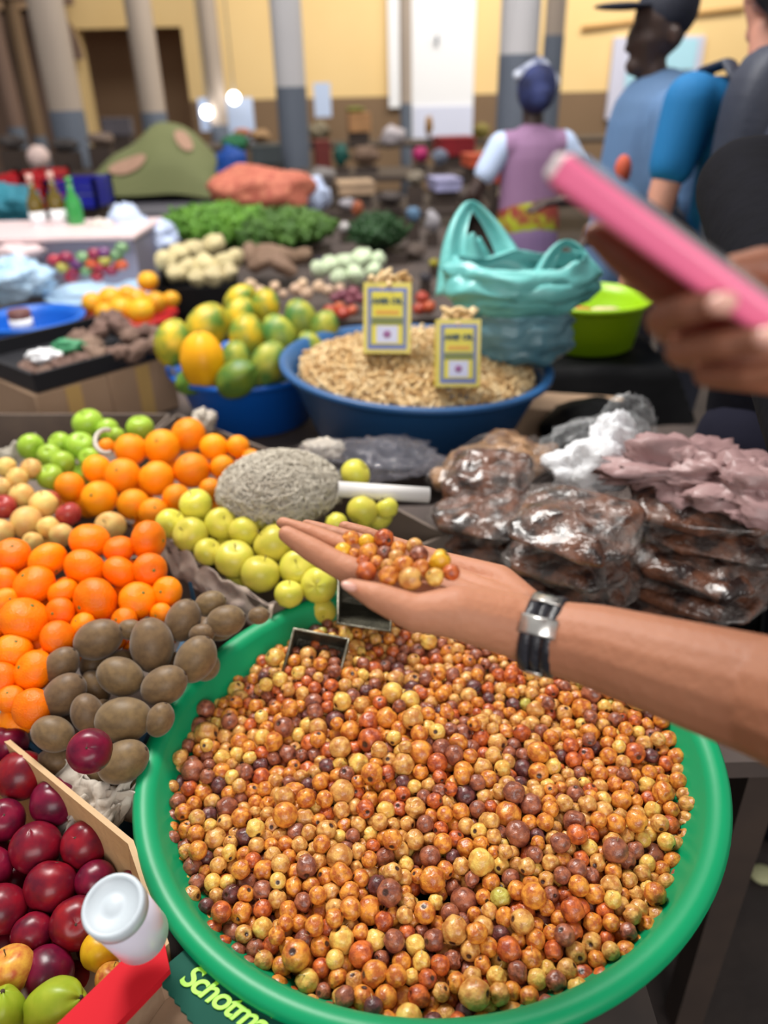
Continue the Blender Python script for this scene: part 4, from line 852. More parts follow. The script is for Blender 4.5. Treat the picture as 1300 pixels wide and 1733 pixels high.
packet((1060, 858), (1330, 893), .985, .17, .040, 'top packet of dark dates in the stack nearest the black clothing', 1)
packet((1082, 893), (1345, 955), .950, .17, .040, 'second packet from the top in the stack nearest the black clothing', 2)
packet((1045, 930), (1262, 1008), .915, .17, .040, 'reddish packet of dates, third from the top in the stack above the forearm', 3)
packet((1040, 968), (1262, 1052), .872, .17, .040, 'glossy packet of dates lying just above the forearm', 4)
packet((985, 1000), (1180, 1066), .838, .17, .036, 'dark bottom packet of dates just behind the wristband', 5)
packet((842, 893), (1050, 950), .985, .15, .034, 'broad flat packet of dates with a folded corner, top of its stack', 6, lift=.25)
packet((712, 862), (862, 905), .945, .15, .042, 'packet of dates nearest the white pipe', 7)
packet((722, 905), (880, 950), .900, .16, .040, 'dark packet beneath the one nearest the white pipe', 8)
packet((838, 935), (1030, 995), .938, .17, .040, 'packet of dates under the broad folded one', 9)
packet((850, 980), (1040, 1042), .895, .17, .040, 'lowest dark packet behind the hand, beside the wristband', 10)
packet((745, 822), (890, 838), .955, .13, .040, 'brown wrinkled packet behind the broad folded packet', 11, lift=.3)
packet((775, 812), (905, 728), .945, .17, .050, 'long light brown packet of dates against the peanut basin', 12, m='datel', sidew=1)
for k, (x, y, z, sx, sy, sz) in enumerate(((.23, 1.22, .83, .22, .22, .10), (.44, 1.17, .83, .22, .22, .12))):
    t = empty('date_packet', (x, y, z-.05), ('hidden packet of dates under the left stack', 'hidden packet of dates under the right stack')[k], 'packet'); pillow((x, y, z), (sx/2, sy/2, sz/2), rotz(.2), M['date'], 'packed_dates', t, 30+k, .2)
# crumpled plastic: mauve bag, white sheets in a clear bag
def crumple(c, hs, m, name, seed, parent=None, R=None, k1=.35, k2=.15, seg=56, ring=30, **kw):
    off = V((seed*5.1, seed, 0)); f = lambda d: 1+k1*noise.noise(d*1.6+off)+k2*abs(noise.noise(d*5+off))*2-k2+k2*.5*noise.noise(d*11+off)
    return MB().ell(c, hs, seg, ring, R, f).build(name, m, parent, **kw)
M['mauve'] = mat('mauve_plastic', (180, 146, 144), .5, (150, 116, 118), 8, .25, bump=.5, bscale=22, coat=.1, alpha=.95)
mc = P(1165, 800, 1.22); crumple(mc, (.135, .08, .052), M['mauve'], 'plastic_bag', 2, R=rotz(-.25), k1=.5, k2=.22, label='crumpled mauve plastic bag lying on the right stack of dates', cat='bag')
mc2 = P(1270, 825, 1.15); crumple(mc2, (.09, .07, .04), M['mauve'], 'plastic_bag', 7, R=rotz(-.4), k1=.5, k2=.22, label='smaller crumpled mauve plastic bag at the edge of the dates by the dark trousers', cat='bag')
cb = P(1010, 790, 1.30); clb = empty('clear_bag', cb-V((0, 0, .05)), 'clear plastic bag holding crumpled white sheets on the dates', 'bag')
M['wsheet'] = mat('white_sheets', (246, 247, 250), .5, (228, 228, 234), 14, .25, bump=.8, bscale=28)
crumple(P(1000, 790, 1.31), (.075, .05, .05), M['wsheet'], 'white_sheets', 4, clb, k2=.12); crumple(P(1035, 745, 1.35), (.042, .035, .05), M['wsheet'], 'white_sheets', 6, clb, k2=.12)
M['clear'] = film_mat('clear_plastic', (236, 238, 240), .07)
crumple(P(1015, 775, 1.30), (.105, .07, .075), M['clear'], 'clear_film', 9, clb, k1=.4, k2=.12); crumple(P(1062, 715, 1.36), (.055, .045, .055), M['clear'], 'clear_film', 12, clb, k1=.3, k2=.1)
# ---------------------------------------------------------------- string heap and white pipe
sc_ = P(474, 832, 1.27); hs = (.098, .085, .062); M['fibre'] = mat('grey_fibre', (216, 208, 192), .8, (190, 180, 164), 20, .25)
sh = empty('string_heap', sc_-V((0, 0, .055)), 'rounded heap of pale grey dried strings between the oranges and the blue basin', 'heap')
MB().ell(sc_, (hs[0]*.93, hs[1]*.93, hs[2]*.93), 32, 20, None, lambda d: 1+.06*noise.noise(d*3)).build('core', mat('fibre_core', (176, 166, 150), .9), sh)
fb = MB(); rf = random.Random(5)
for k in range(1300):
    d = V((rf.gauss(0, 1), rf.gauss(0, 1), abs(rf.gauss(0, 1))*.9)).normalized(); t = V((rf.gauss(0, 1), rf.gauss(0, 1), rf.gauss(0, 1))); t = (t-d*t.dot(d)).normalized(); pts = []; cu = rf.uniform(-.6, .6); s2_ = d.cross(t)
    for q in range(5):
        f = (q-2)/2*rf.uniform(.25, .4); dd = (d+t*f+s2_*cu*f*f).normalized(); kk = rf.uniform(.95, 1.09)
        pts.append(sc_+V((dd.x*hs[0], dd.y*hs[1], dd.z*hs[2]))*kk)
    fb.tube(pts, .0010, 3)
tag(fb.build('strings', M['fibre'], sh), kind='stuff')
pa, pb_ = P(572, 828, 1.24), P(726, 838, 1.26); pr_ = MB(); Rx = axes((pb_-pa).cross(V((0, 0, 1))), pb_-pa)
pr_.lathe([(.0105, 0), (.013, 0), (.013, (pb_-pa).length), (.0105, (pb_-pa).length)], pa, 24, Rx, closed=True)
tag(pr_.build('white_pipe', mat('white_pvc', (226, 222, 220), .35)), 'short white plastic pipe lying between the string heap and the dates', 'pipe')
# clear wrap lying in front of the blue basin
crumple(P(620, 775, 1.48), (.16, .10, .025), film_mat('grey_wrap', (150, 146, 156), .14), 'plastic_wrap', 15, k1=.3, k2=.2, label='crumpled greyish plastic wrap in front of the slate blue basin', cat='plastic')
crumple(P(545, 760, 1.52), (.045, .04, .018), M['paper'], 'paper_scrap', 17, k1=.3, k2=.2, label='pale crumpled paper beside the papaya basin', cat='paper')
crumple(P(345, 712, 1.75), (.028, .03, .03), M['paper'], 'paper_scrap', 19, k1=.3, k2=.2, label='pale crumpled paper under the left side of the papaya basin', cat='paper')
# ---------------------------------------------------------------- left middle: boxes, root tray, basins
nc, rc, lc_ = PZ(57, 670, .84), PZ(292, 602, .84), PZ(-25, 632, .84)
ed = (rc-nc); el = ed.length; ed.normalize(); dn = V((-ed.y, ed.x, 0)); R_ = axes(ed, (0, 0, 1))
for k in range(2):
    a = nc+ed*(el*(.5*k)+el*.25)+dn*.16+V((0, 0, -.083)); t = empty('cardboard_box', a-V((0, 0, .083)), ('brown cardboard box under the left half of the black root tray', 'brown cardboard box under the right half of the black root tray')[k], 'box')
    MB().box(a, (el*.495, .32, .166), R_).build('box_body', M['card'], t, False, bevel=.004)
    MB().box(a-dn*.1612-V((0, 0, .0)), (.045, .002, .16), R_).build('packing_tape', mat('tape_tan', (196, 160, 100), .4), t, False)
tr = tray('plastic_tray', [nc+V((0, 0, .055))+ed*.01-dn*.0, rc+V((0, 0, .055)), rc+dn*.42+V((0, 0, .055)), nc+dn*.42+V((0, 0, .055))], .05, mat('black_crate', (26, 26, 32), .5), 'black plastic tray of knobbly brown roots on two cardboard boxes', wt=.012)
M['root'] = mat('root_skin', (150, 120, 104), .8, (110, 86, 78), 14, .3, bump=.5, bscale=40, rand=.2)
def lump_proto(name, m, r, nz=.25, ns=1.6, seg=20, ring=12): return MB().ell((0, 0, 0), r, seg, ring, None, lambda d: 1+nz*noise.noise(d*ns)+nz*.4*noise.noise(d*ns*3)).build(name, m, local=True)
def scatter(proto, pts, plane, group, labs, cat, seed=1):
    r_ = random.Random(seed); A = []; Rr = []
    for (x, y, r) in pts: p, t = PS(x, y, *plane); A.append(list(p)); Rr.append(r*t/F)
    A = np.array(A); Rr = np.array(Rr); relax(A, Rr*.8, 20, anchor=A.copy(), ak=.15)
    for i, (x, y, r) in enumerate(pts):
        o = copy_tree(proto); o.location = A[i]; o.scale = (Rr[i],)*3; o.rotation_euler = (r_.uniform(-.5, .5), r_.uniform(-.5, .5), r_.uniform(0, 6.28))
        tag(o, (labs[i] if isinstance(labs, list) else labs+', '+ORD[min(19, sum(1 for q in pts if q[0] < x))]+' from left'), cat, group)
    dispose(proto)
scatter(lump_proto('ginger_root', M['root'], (1.4, 1, .8), .5, 2.2), [(50, 628, 17), (80, 632, 15), (105, 618, 18), (135, 612, 16), (165, 602, 18), (195, 600, 17), (228, 596, 17), (258, 585, 16), (100, 640, 14), (140, 575, 18), (168, 560, 17), (182, 540, 16), (150, 585, 17), (205, 552, 18), (222, 570, 17), (245, 562, 15), (265, 565, 14), (128, 600, 14)], (2.3, .905, .2), 'knobbly roots in the black tray', 'knobbly brown root in the black tray', 'root')
tag(crumple(PS(116, 586, 2.3, .93, .2)[0], (.05, .03, .02), mat('green_wrap', (60, 140, 96), .5), 'green_wrapper', 21), 'crumpled green wrapper on the brown roots', 'wrapper')
tag(crumple(PS(74, 602, 2.3, .93, .2)[0], (.05, .035, .02), M['wsheet'], 'white_wrapper', 22), 'crumpled white wrapper on the brown roots beside the blue basin', 'wrapper')
big_basin(-1.26, 2.78, .85, .19, .18, .13, M['rblue'], 'empty bright blue plastic basin with a small tin inside, beside the root tray')
tp = PY(40, 562, 2.68); tt = empty('small_tin', tp, 'small dark tin with a white label standing in the empty blue basin', 'tin')
MB().lathe([(0, 0), (.038, 0), (.038, .075), (.034, .078), (0, .078)], tp, 24).build('can', mat('brown_tin', (110, 70, 66), .5), tt)
MB().lathe([(.0385, .01), (.0385, .05)], tp, 24, closed=False).build('label_band', M['wsheet'], tt)
# red dish with mangoes
M['redp'] = mat('red_plastic', (186, 34, 34), .4)
big_basin(-.955, 2.98, .80, .172, .07, .13, M['redp'], 'red plastic dish piled with orange fruit')
MB().box((-.955, 2.98, .70), (.26, .30, .058)).build('wooden_block', M['darkwood'], None, False, 'dark block under the red dish of orange fruit', 'block')
M['mangoo'] = fm('orange_mango', (236, 150, 30), (216, 170, 40), rough=.4)
scatter(fruit_local('citrus', M['mangoo'], lambda d: 1+.03*noise.noise(d*2), (1.08, 1, .95), 20, 14, [nub(.1, .9)]), [(160, 512, 18), (186, 506, 20), (205, 524, 21), (180, 528, 16), (232, 508, 20), (250, 476, 17), (240, 526, 22), (268, 512, 19), (284, 508, 14), (215, 500, 16)], (2.95, .845, .3), 'orange fruit in the red dish', 'orange yellow fruit in the red dish', 'fruit')
# counter with display box, sweets, bottles
M['lav'] = mat('lavender_grey_box', (150, 146, 164), .5); M['pinkb'] = mat('pale_pink_board', (226, 202, 204), .5); M['sky'] = mat('pale_blue_plastic', (166, 204, 236), .4, (190, 214, 236), 8, .3, bump=.6, bscale=14)
def at_px(px, py, Y): return PY(px, py, Y)
dbx = empty('display_box', (-1.6, 3.75, .72), 'grey lavender display box with a pale pink lid behind the blue basin', 'box')
q0, q1 = PY(100, 480, 3.6), PY(238, 475, 3.6); zt = PY(238, 405, 3.6).z
MB().box(((q0.x-.5+q1.x)/2, 3.85, (zt+.72)/2), (q1.x-q0.x+.5, .5, zt-.72)).build('box_body', M['lav'], dbx, False, bevel=.006)
MB().box(((q0.x-.5+q1.x)/2, 3.84, zt+.012), (q1.x-q0.x+.53, .54, .02)).build('lid', M['pinkb'], dbx, False, bevel=.004)
dish = PY(165, 490, 3.38); big_basin(dish.x, 3.40, .80, .23, .05, .18, M['sky'], 'shallow pale blue dish of wrapped sweets in front of the display box')
MB().box((dish.x, 3.40, .73), (.3, .3, .04)).build('wooden_block', M['darkwood'], None, False, 'dark block under the shallow dish of sweets', 'block')
cols = [('red', (176, 40, 60)), ('orange', (226, 96, 50)), ('green', (120, 160, 110)), ('purple', (110, 50, 110)), ('crimson', (150, 30, 70)), ('yellow', (206, 196, 90))]
for k, (x, y) in enumerate([(92, 440), (106, 452), (112, 436), (124, 462), (132, 446), (140, 436), (146, 458), (156, 446), (165, 468), (170, 452), (178, 440), (188, 458), (160, 430), (176, 428), (198, 432), (206, 420), (205, 448), (120, 470)]):
    n_, c_ = cols[(k*5+k//3) % 6]; p = PY(x, y, 3.42); p.z = max(.80, p.z)
    kk = 'mat_'+n_; M.setdefault(kk, mat('sweet_'+n_, c_, .35, coat=.4)); MB().ell(p, (.030, .026, .024), 12, 8, None, lambda d: 1+.2*noise.noise(d*2+V((k, 0, 0)))).build('wrapped_sweet', M[kk], None, True, f'{n_} wrapped sweet in the pale blue dish, {ORD[min(11, k//2)]} along', 'sweet', 'wrapped sweets in the pale blue dish')
crumple(PY(20, 475, 3.3), (.18, .12, .09), M['sky'], 'plastic_bag', 31, label='pale blue plastic bag behind the empty blue basin', cat='bag')
crumple(PY(30, 425, 3.55), (.13, .1, .035), M['pinkb'], 'cloth', 33, label='pale pink cloth folded on the display box', cat='cloth')
M['bottleg'] = mat('olive_oil_glass', (112, 92, 20), .2, (76, 62, 14), 4, .3, coat=.6); M['bottlegr'] = mat('green_glass', (50, 150, 70), .25, coat=.5); M['cap'] = mat('bottle_cap', (214, 170, 160), .4)
for (x, y, m, l) in ((72, 402, 'bottleg', 'olive oil bottle with a white label nearest the red crates'), (106, 398, 'bottleg', 'olive oil bottle between the other oil bottle and the green one'), (134, 396, 'bottlegr', 'bright green glass bottle beside the oil bottles')):
    p = PY(x, y, 3.95); t = empty('glass_bottle', p, l, 'bottle'); k = .9 if m == 'bottlegr' else 1
    MB().lathe([(0, 0), (.036, 0), (.038, .01), (.038, .15*k), (.034, .17*k), (.015, .21*k), (.013, .26*k), (0, .26*k)], p, 24).build('bottle_body', M[m], t)
    MB().lathe([(.0155, .25*k), (.0155, .285*k), (0, .285*k)], p, 16).build('cap', M['cap'] if m == 'bottleg' else M['bottlegr'], t)
    if m == 'bottleg': MB().lathe([(.0385, .05), (.0385, .12)], p, 24).build('paper_label', M['wsheet'], t)
MB().box((-1.62, 3.96, .80+.0), (.5, .16, .16)).build('wooden_block', M['darkwood'], None, False, 'dark block behind the display box', 'block')
def crate_at(px, py, Y, sz, m, label, rot=0, name='plastic_crate'):
    p = PY(px, py, Y); x, y, z = sz; t = empty(name, p, label, 'crate'); Rr = rotz(rot)
    for (cx, cy, sx, sy) in ((0, -y/2, x, .012), (0, y/2, x, .012), (-x/2, 0, .012, y), (x/2, 0, .012, y)):
        b = MB()
        for q in range(4): b.box(p+Rr@V((cx, cy, z*(.14+.24*q))), (sx, sy, z*.17), Rr)
        for e in (-1, 1): b.box(p+Rr@V((cx+(e*x/2 if sx > .02 else 0), cy+(e*y/2 if sy > .02 else 0), z/2)), (.02, .02, z), Rr)
        b.build('side', m, t, False)
    MB().box(p+V((0, 0, .006)), (x, y, .012), Rr).build('base', m, t, False); return t
M['redc'] = mat('red_crate', (196, 30, 40), .4); M['bluec'] = mat('navy_blue_crate', (20, 30, 150), .4)
crate_at(50, 352, 4.9, (.20, .3, .20), M['redc'], 'red plastic crate behind the oil bottles, next to the teal cloth'); crate_at(88, 350, 4.9, (.16, .3, .21), M['redc'], 'red plastic crate behind the oil bottles, next to the blue crate')
crate_at(140, 348, 4.9, (.28, .3, .16), M['bluec'], 'deep blue plastic crate behind the green bottle')
M['tealc'] = mat('teal_cloth', (50, 140, 160), .7, (30, 100, 120), 5, .3); crumple(PY(12, 350, 4.6), (.20, .16, .14), M['tealc'], 'cloth_bundle', 35, label='teal cloth bundle at the far counter beside the red crates', cat='cloth')
M['whitecl'] = mat('white_blue_cloth', (206, 218, 244), .6, (180, 196, 232), 6, .3, bump=.5, bscale=12)
crumple(PY(218, 400, 4.0), (.12, .12, .13), M['whitecl'], 'white_sack', 36, label='large white sack beside the bright green lettuce', cat='sack')
crumple(PY(270, 405, 4.0), (.10, .10, .09), M['whitecl'], 'white_sack', 37, label='smaller white sack between the large white one and the pale tubers', cat='sack')
crumple(PY(172, 385, 3.9), (.07, .07, .04), mat('cream_bundle', (220, 204, 196), .7), 'cream_bundle', 38, label='small cream bundle beside the green bottle', cat='bundle')
# far left counter slab
MB().box((-3.0, 6.15, .82), (5.0, 1.4, .04)).box((-3.0, 5.50, .40), (4.9, .05, .80)).build('stone_counter', mat('grey_counter', (104, 102, 112), .5, (84, 82, 92), 4, .3), None, False, 'long grey stone counter carrying the olive covered heap', 'counter')
# ---------------------------------------------------------------- produce beyond
M['tuber'] = mat('pale_tuber', (216, 200, 156), .7, (190, 176, 130), 8, .3, bump=.3, bscale=20, rand=.1)
flat_tray([(262, 490), (405, 485), (400, 440), (280, 440)], .86, .10, M['blackbag'], 'black tray of pale tubers', cat='tray')
scatter(lump_proto('pale_tuber', M['tuber'], (1.2, 1, .95), .3), [(280, 442, 17), (302, 430, 17), (330, 424, 18), (362, 414, 17), (345, 450, 19), (380, 446, 18), (318, 456, 18), (396, 436, 15), (362, 468, 17), (300, 462, 15), (388, 462, 14), (335, 470, 14)], (3.6, .90, .2), 'pale tubers in the black tray', 'pale knobbly tuber in the black tray', 'tuber')
M['btub'] = mat('brown_tuber', (140, 112, 92), .8, (108, 84, 70), 9, .3, rand=.15)
scatter(lump_proto('brown_yam', M['btub'], (1.8, .9, .8), .3), [(425, 430, 16), (455, 428, 18), (485, 434, 17), (440, 445, 17), (475, 448, 17), (508, 432, 14)], (3.9, .86, .2), 'brown yams under the dark green leaves', 'brown yam below the heap of green leaves', 'yam')
M['cab'] = mat('pale_green_veg', (184, 208, 164), .6, (214, 222, 196), 6, .3, rand=.15)
scatter(lump_proto('pale_squash', M['cab'], (1.1, 1, .9), .25), [(540, 455, 14), (560, 448, 16), (585, 446, 18), (612, 438, 18), (600, 464, 16), (574, 468, 14), (640, 438, 13), (632, 458, 13)], (3.9, .88, .2), 'pale green squashes', 'pale green squash behind the taller oil tin', 'squash')
M['garl'] = mat('garlic_skin', (214, 190, 160), .7, (190, 150, 126), 8, .3, rand=.15); M['oni'] = mat('red_onion_skin', (134, 70, 84), .5, (110, 50, 66), 5, .3, rand=.15); M['tom'] = mat('orange_red_veg', (190, 84, 46), .4, (160, 60, 40), 3, .3, rand=.15)
scatter(lump_proto('garlic_bulb', M['garl'], (1, 1, .9), .2), [(425, 482, 10), (440, 492, 9), (455, 500, 9), (465, 485, 9), (500, 490, 11), (520, 496, 11), (540, 485, 11), (556, 492, 10), (480, 498, 8), (575, 488, 9), (512, 480, 9)], (3.3, .80, .3), 'garlic bulbs behind the papayas', 'papery pale garlic bulb behind the papayas', 'garlic')
scatter(lump_proto('red_onion', M['oni'], (1, 1, .9), .1), [(580, 500, 11), (598, 495, 11), (610, 506, 10), (568, 504, 9), (592, 510, 9)], (3.25, .80, .3), 'red onions left of the oil tin', 'small dark red onion behind the papayas beside the taller tin', 'onion')
scatter(lump_proto('tomato', M['tom'], (1, 1, .85), .08), [(560, 528, 13), (582, 530, 12), (575, 520, 10), (595, 526, 10), (715, 505, 13), (724, 520, 12), (712, 522, 11)], (2.75, .70, .2), 'orange red tomatoes beside the taller tin', 'orange red tomato near the taller oil tin', 'tomato')
# leafy heaps
def leafheap(px, py, Y, hs, c1, c2, n, label, seed, name='lettuce_heap'):
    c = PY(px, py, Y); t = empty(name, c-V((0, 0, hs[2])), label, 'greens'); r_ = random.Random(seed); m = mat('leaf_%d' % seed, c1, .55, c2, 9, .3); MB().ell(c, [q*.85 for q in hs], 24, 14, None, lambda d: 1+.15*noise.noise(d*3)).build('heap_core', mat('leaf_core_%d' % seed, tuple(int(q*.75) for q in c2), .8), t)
    b = MB()
    for k in range(n):
        d = V((r_.gauss(0, 1), r_.gauss(0, 1)-.3, abs(r_.gauss(0, 1)))).normalized(); p = c+V((d.x*hs[0], d.y*hs[1], d.z*hs[2]))*r_.uniform(.85, 1.08); u = V((r_.gauss(0, 1), r_.gauss(0, 1), r_.gauss(0, 1))).normalized(); w_ = u.cross(d).normalized(); s = r_.uniform(.025, .05); nn = u.cross(w_)
        vs = []; 
        for i in range(4):
            for j in range(3): vs.append(p+u*s*(i/3-.5)*2+w_*s*(j-1)*.6*math.sin(math.pi*(i+.6)/4.2)+nn*s*(.3*((j-1)**2)+.25*math.sin(i*2+k)))
        b.add(vs, [(i*3+j, i*3+j+1, i*3+j+4, i*3+j+3) for i in range(3) for j in range(2)])
    o = b.build('leaves', m, t); s_ = o.modifiers.new('thick', 'SOLIDIFY'); s_.thickness = .002; o['kind'] = 'stuff'
leafheap(370, 388, 4.5, (.30, .22, .12), (112, 164, 50), (72, 120, 36), 700, 'heap of bright green lettuce behind the pale tubers', 1)
leafheap(490, 392, 4.4, (.24, .2, .10), (90, 130, 46), (52, 86, 34), 500, 'heap of darker green leaves behind the brown yams', 2)
leafheap(640, 398, 4.3, (.14, .14, .09), (34, 76, 30), (22, 54, 22), 350, 'dark green bunch of herbs behind the taller oil tin', 3, 'herb_heap')
leafheap(445, 405, 4.35, (.14, .12, .08), (80, 120, 44), (46, 80, 30), 250, 'small green leafy bunch between the two lettuce heaps', 4)
M['net'] = mat('orange_net_sack', (214, 132, 104), .7, (176, 84, 70), 30, .18, bump=.8, bscale=40)
crumple(PY(440, 326, 5.1), (.33, .22, .16), M['net'], 'onion_sack', 41, k1=.2, k2=.05, label='orange pink net sack of onions behind the lettuce', cat='sack')
crumple(PY(532, 330, 5.2), (.10, .10, .10), M['whitecl'], 'white_bag', 42, label='white bag leaning against the orange net sack', cat='bag')
# olive tarpaulin heap with two pink printed roundels
M['olive'] = mat('olive_tarp', (116, 120, 78), .75, (104, 110, 68), 3, .3, bump=.3, bscale=8)
oc = PY(270, 322, 6.4); hp_ = empty('covered_heap', oc, 'heap under an olive green sheet with faded pink prints on the far counter', 'heap')
def olv(u, v):
    x = (u-.5)*2; y = (v-.5)*2; hgt = (.46*math.exp(-(abs(x-.25)/.52)**2.6)+.20*math.exp(-((x+.45)/.3)**2))*(max(0, 1-y*y))**.55
    return oc+V((x*.66, y*.42, hgt*(1 if abs(x) < .99 else .2)))+noise.noise_vector(V((x*2, y*2, 4)))*.04
MB().grid(olv, 48, 28).build('olive_sheet', M['olive'], hp_); M['prt'] = mat('faded_pink_print', (160, 124, 104), .8, (178, 142, 120), 9, .3)
def patch(u0, v0, ru, rv, name):
    vs = []; fs = []
    for i in range(5):
        for j in range(24):
            a = 2*math.pi*j/24; vs.append(olv(u0+ru*i/4*math.cos(a), v0+rv*i/4*math.sin(a))+V((0, -.012, .012)))
    fs = [(i*24+j, i*24+(j+1) % 24, (i+1)*24+(j+1) % 24, (i+1)*24+j) for i in range(4) for j in range(24)]
    MB().add(vs, fs).build(name, M['prt'], hp_)
patch(.72, .24, .05, .09, 'print'); patch(.42, .10, .10, .05, 'print')
M['deepb'] = mat('deep_blue_cloth', (0, 66, 150), .6)
crumple(PY(392, 285, 6.2), (.12, .12, .14), M['deepb'], 'blue_sack', 43, label='deep blue sack beside the olive covered heap', cat='sack')
crumple(PY(398, 243, 6.6), (.10, .1, .07), mat('deep_green', (20, 100, 60), .6), 'green_sack', 44, label='dark green sack above the deep blue one', cat='sack')
MB().ell(PY(65, 266, 7.0), (.09, .09, .09), 20, 12, None, lambda d: 1+.1*noise.noise(d*2)).build('pale_gourd', mat('pale_pink_gourd', (214, 188, 182), .6), None, True, 'pale round gourd far behind the red crates', 'gourd')
# far stalls: rows of dark benches with assorted goods
def bench(x0, x1, y, z, label):
    t = empty('market_bench', ((x0+x1)/2, y, 0), label, 'table'); MB().box(((x0+x1)/2, y, z-.02), (x1-x0, .9, .04)).build('bench_top', M['darkwood'], t, False)
    for x in (x0+.1, x1-.1): MB().box((x, y, (z-.04)/2), (.08, .8, z-.04)).build('leg', M['darkwood'], t, False)
bench(-.45, .80, 6.0, .80, 'dark bench of assorted sacks behind the onion sack'); bench(-1.2, 3.2, 7.5, .88, 'second dark bench of goods beyond the onion sack'); bench(-2.6, 3.2, 10.0, .98, 'farthest bench of goods before the yellow wall')
bench(-7.5, -1.4, 7.95, .90, 'dark bench of goods beneath the pale columns')
GD = [('sack', 545, 300, 5.9, 45, 30, (128, 122, 120), 'grey'), ('box', 600, 318, 5.9, 60, 16, (190, 160, 130), 'tan'), ('sack', 588, 345, 5.6, 26, 18, (176, 170, 178), 'pale grey'), ('sack', 605, 352, 5.2, 20, 22, (176, 96, 62), 'rust'), ('sack', 585, 385, 4.9, 22, 16, (206, 200, 200), 'off-white'),
      ('box', 545, 262, 7.5, 24, 40, (110, 36, 30), 'dark red'), ('sack', 578, 262, 7.4, 24, 30, (16, 84, 76), 'dark teal'), ('sack', 620, 262, 7.4, 40, 30, (124, 98, 80), 'brown'), ('sack', 665, 232, 9.8, 40, 34, (176, 168, 174), 'pale mauve'), ('box', 607, 208, 9.8, 36, 26, (196, 144, 96), 'orange tan'),
      ('sack', 540, 222, 9.8, 34, 26, (128, 116, 92), 'khaki'), ('sack', 602, 186, 9.9, 30, 10, (110, 116, 40), 'olive'), ('sack', 712, 262, 7.4, 26, 24, (186, 34, 108), 'magenta'), ('sack', 745, 265, 7.3, 26, 24, (120, 130, 152), 'blue grey'), ('box', 768, 248, 7.8, 60, 26, (150, 20, 34), 'crimson'), ('box', 806, 272, 7.0, 38, 16, (220, 92, 58), 'bright orange'),
      ('sack', 726, 212, 9.6, 12, 30, (166, 116, 20), 'ochre'), ('sack', 815, 222, 9.6, 28, 24, (130, 116, 48), 'mustard'), ('box', 752, 312, 5.9, 44, 16, (172, 172, 216), 'lilac'), ('sack', 703, 300, 5.9, 30, 20, (136, 124, 108), 'dusty brown'), ('box', 855, 300, 5.4, 40, 14, (206, 74, 44), 'red orange'), ('sack', 862, 325, 5.2, 36, 22, (176, 160, 136), 'beige'),
      ('sack', 700, 362, 4.9, 24, 24, (96, 130, 164), 'steel blue'), ('sack', 732, 375, 4.7, 24, 34, (168, 164, 170), 'silver grey'), ('sack', 700, 425, 4.3, 40, 22, (96, 80, 72), 'dark brown'), ('sack', 735, 445, 3.9, 16, 12, (160, 150, 30), 'yellow green'), ('sack', 720, 470, 3.5, 20, 16, (60, 56, 62), 'charcoal'), ('sack', 790, 330, 5.6, 34, 26, (84, 72, 66), 'umber'),
      ('sack', 440, 230, 9.8, 34, 18, (168, 132, 92), 'sandy'), ('box', 450, 262, 8.0, 50, 26, (66, 74, 78), 'slate'), ('sack', 410, 225, 9.8, 26, 14, (190, 120, 90), 'terracotta'), ('sack', 545, 440, 4.1, 24, 10, (56, 50, 70), 'dark violet'), ('sack', 660, 335, 5.6, 46, 18, (70, 60, 58), 'blackish brown'),
      ('sack', 20, 240, 8.0, 40, 22, (70, 62, 60), 'dark grey'), ('sack', 110, 245, 8.0, 44, 18, (60, 54, 54), 'sooty'), ('sack', 170, 235, 8.2, 40, 22, (128, 108, 96), 'dull brown'), ('box', 200, 215, 9.4, 46, 24, (90, 84, 92), 'grey violet')]
for k, (kd_, x, y, Y, w_, h_, c_, nm) in enumerate(GD):
    p = PY(x, y, Y); d = (p-CAM).dot(FW); ww, hh = w_*d/F, h_*d/F; m = mat('goods_%d' % k, c_, .7, tuple(int(q*.8) for q in c_), 6, .3, bump=.3, bscale=12)
    if kd_ == 'sack': crumple(p, (ww/2*1.1, ww/2, hh/2*1.1), m, 'cloth_sack', 50+k, k1=.3, k2=.1, seg=24, ring=14, label=f'{nm} sack among the goods on the far benches', cat='sack')
    else:
        t = empty('packing_box', p-V((0, 0, hh/2)), f'{nm} box among the goods on the far benches', 'box'); MB().box(p, (ww, .3, hh), rotz(.15)).build('box_body', m, t, False, bevel=.004); MB().box(p+V((0, 0, hh/2+.006)), (ww*1.03, .31, .014), rotz(.15)).build('lid', m, t, False)
# pale blue boards and glowing balls added for bright reflections along the far wall
M['pbl'] = mat('pale_blue_board', (190, 206, 236), .4); M['glint'] = mat('glint_glow', (255, 255, 255), .3, emit=9)
for (x0, x1, y0, y1, Y, l) in ((386, 430, 165, 242, 12.9, 'pale blue board standing below the right bright reflection'), (338, 368, 165, 222, 12.7, 'narrow pale blue board under the left bright reflection'), (532, 560, 140, 198, 13.2, 'pale blue board against the yellow wall beside the grey column')):
    o = rectY(x0, x1, y0, y1, Y, .05).build('wall_board', M['pbl'], None, False, l, 'board')
for (x, y, r, Y, l) in ((350, 190, 9, 12.4, 'glowing ball standing in for a reflection above the olive covered heap'), (396, 166, 9, 12.4, 'glowing ball standing in for a reflection on the yellow wall right of the third column')):
    p = PY(x, y, Y); t = empty('bright_glint', p, l, 'glint'); MB().ell(p, r*Y*.9/F, 16, 10).build('bulb', M['glint'], t); MB().tube([p+V((0, .05, .05)), p+V((0, .05, 5-p.z))], .008, 6).build('cord', M['band'], t)  # made-up bulb and cord carry the glow of a reflection
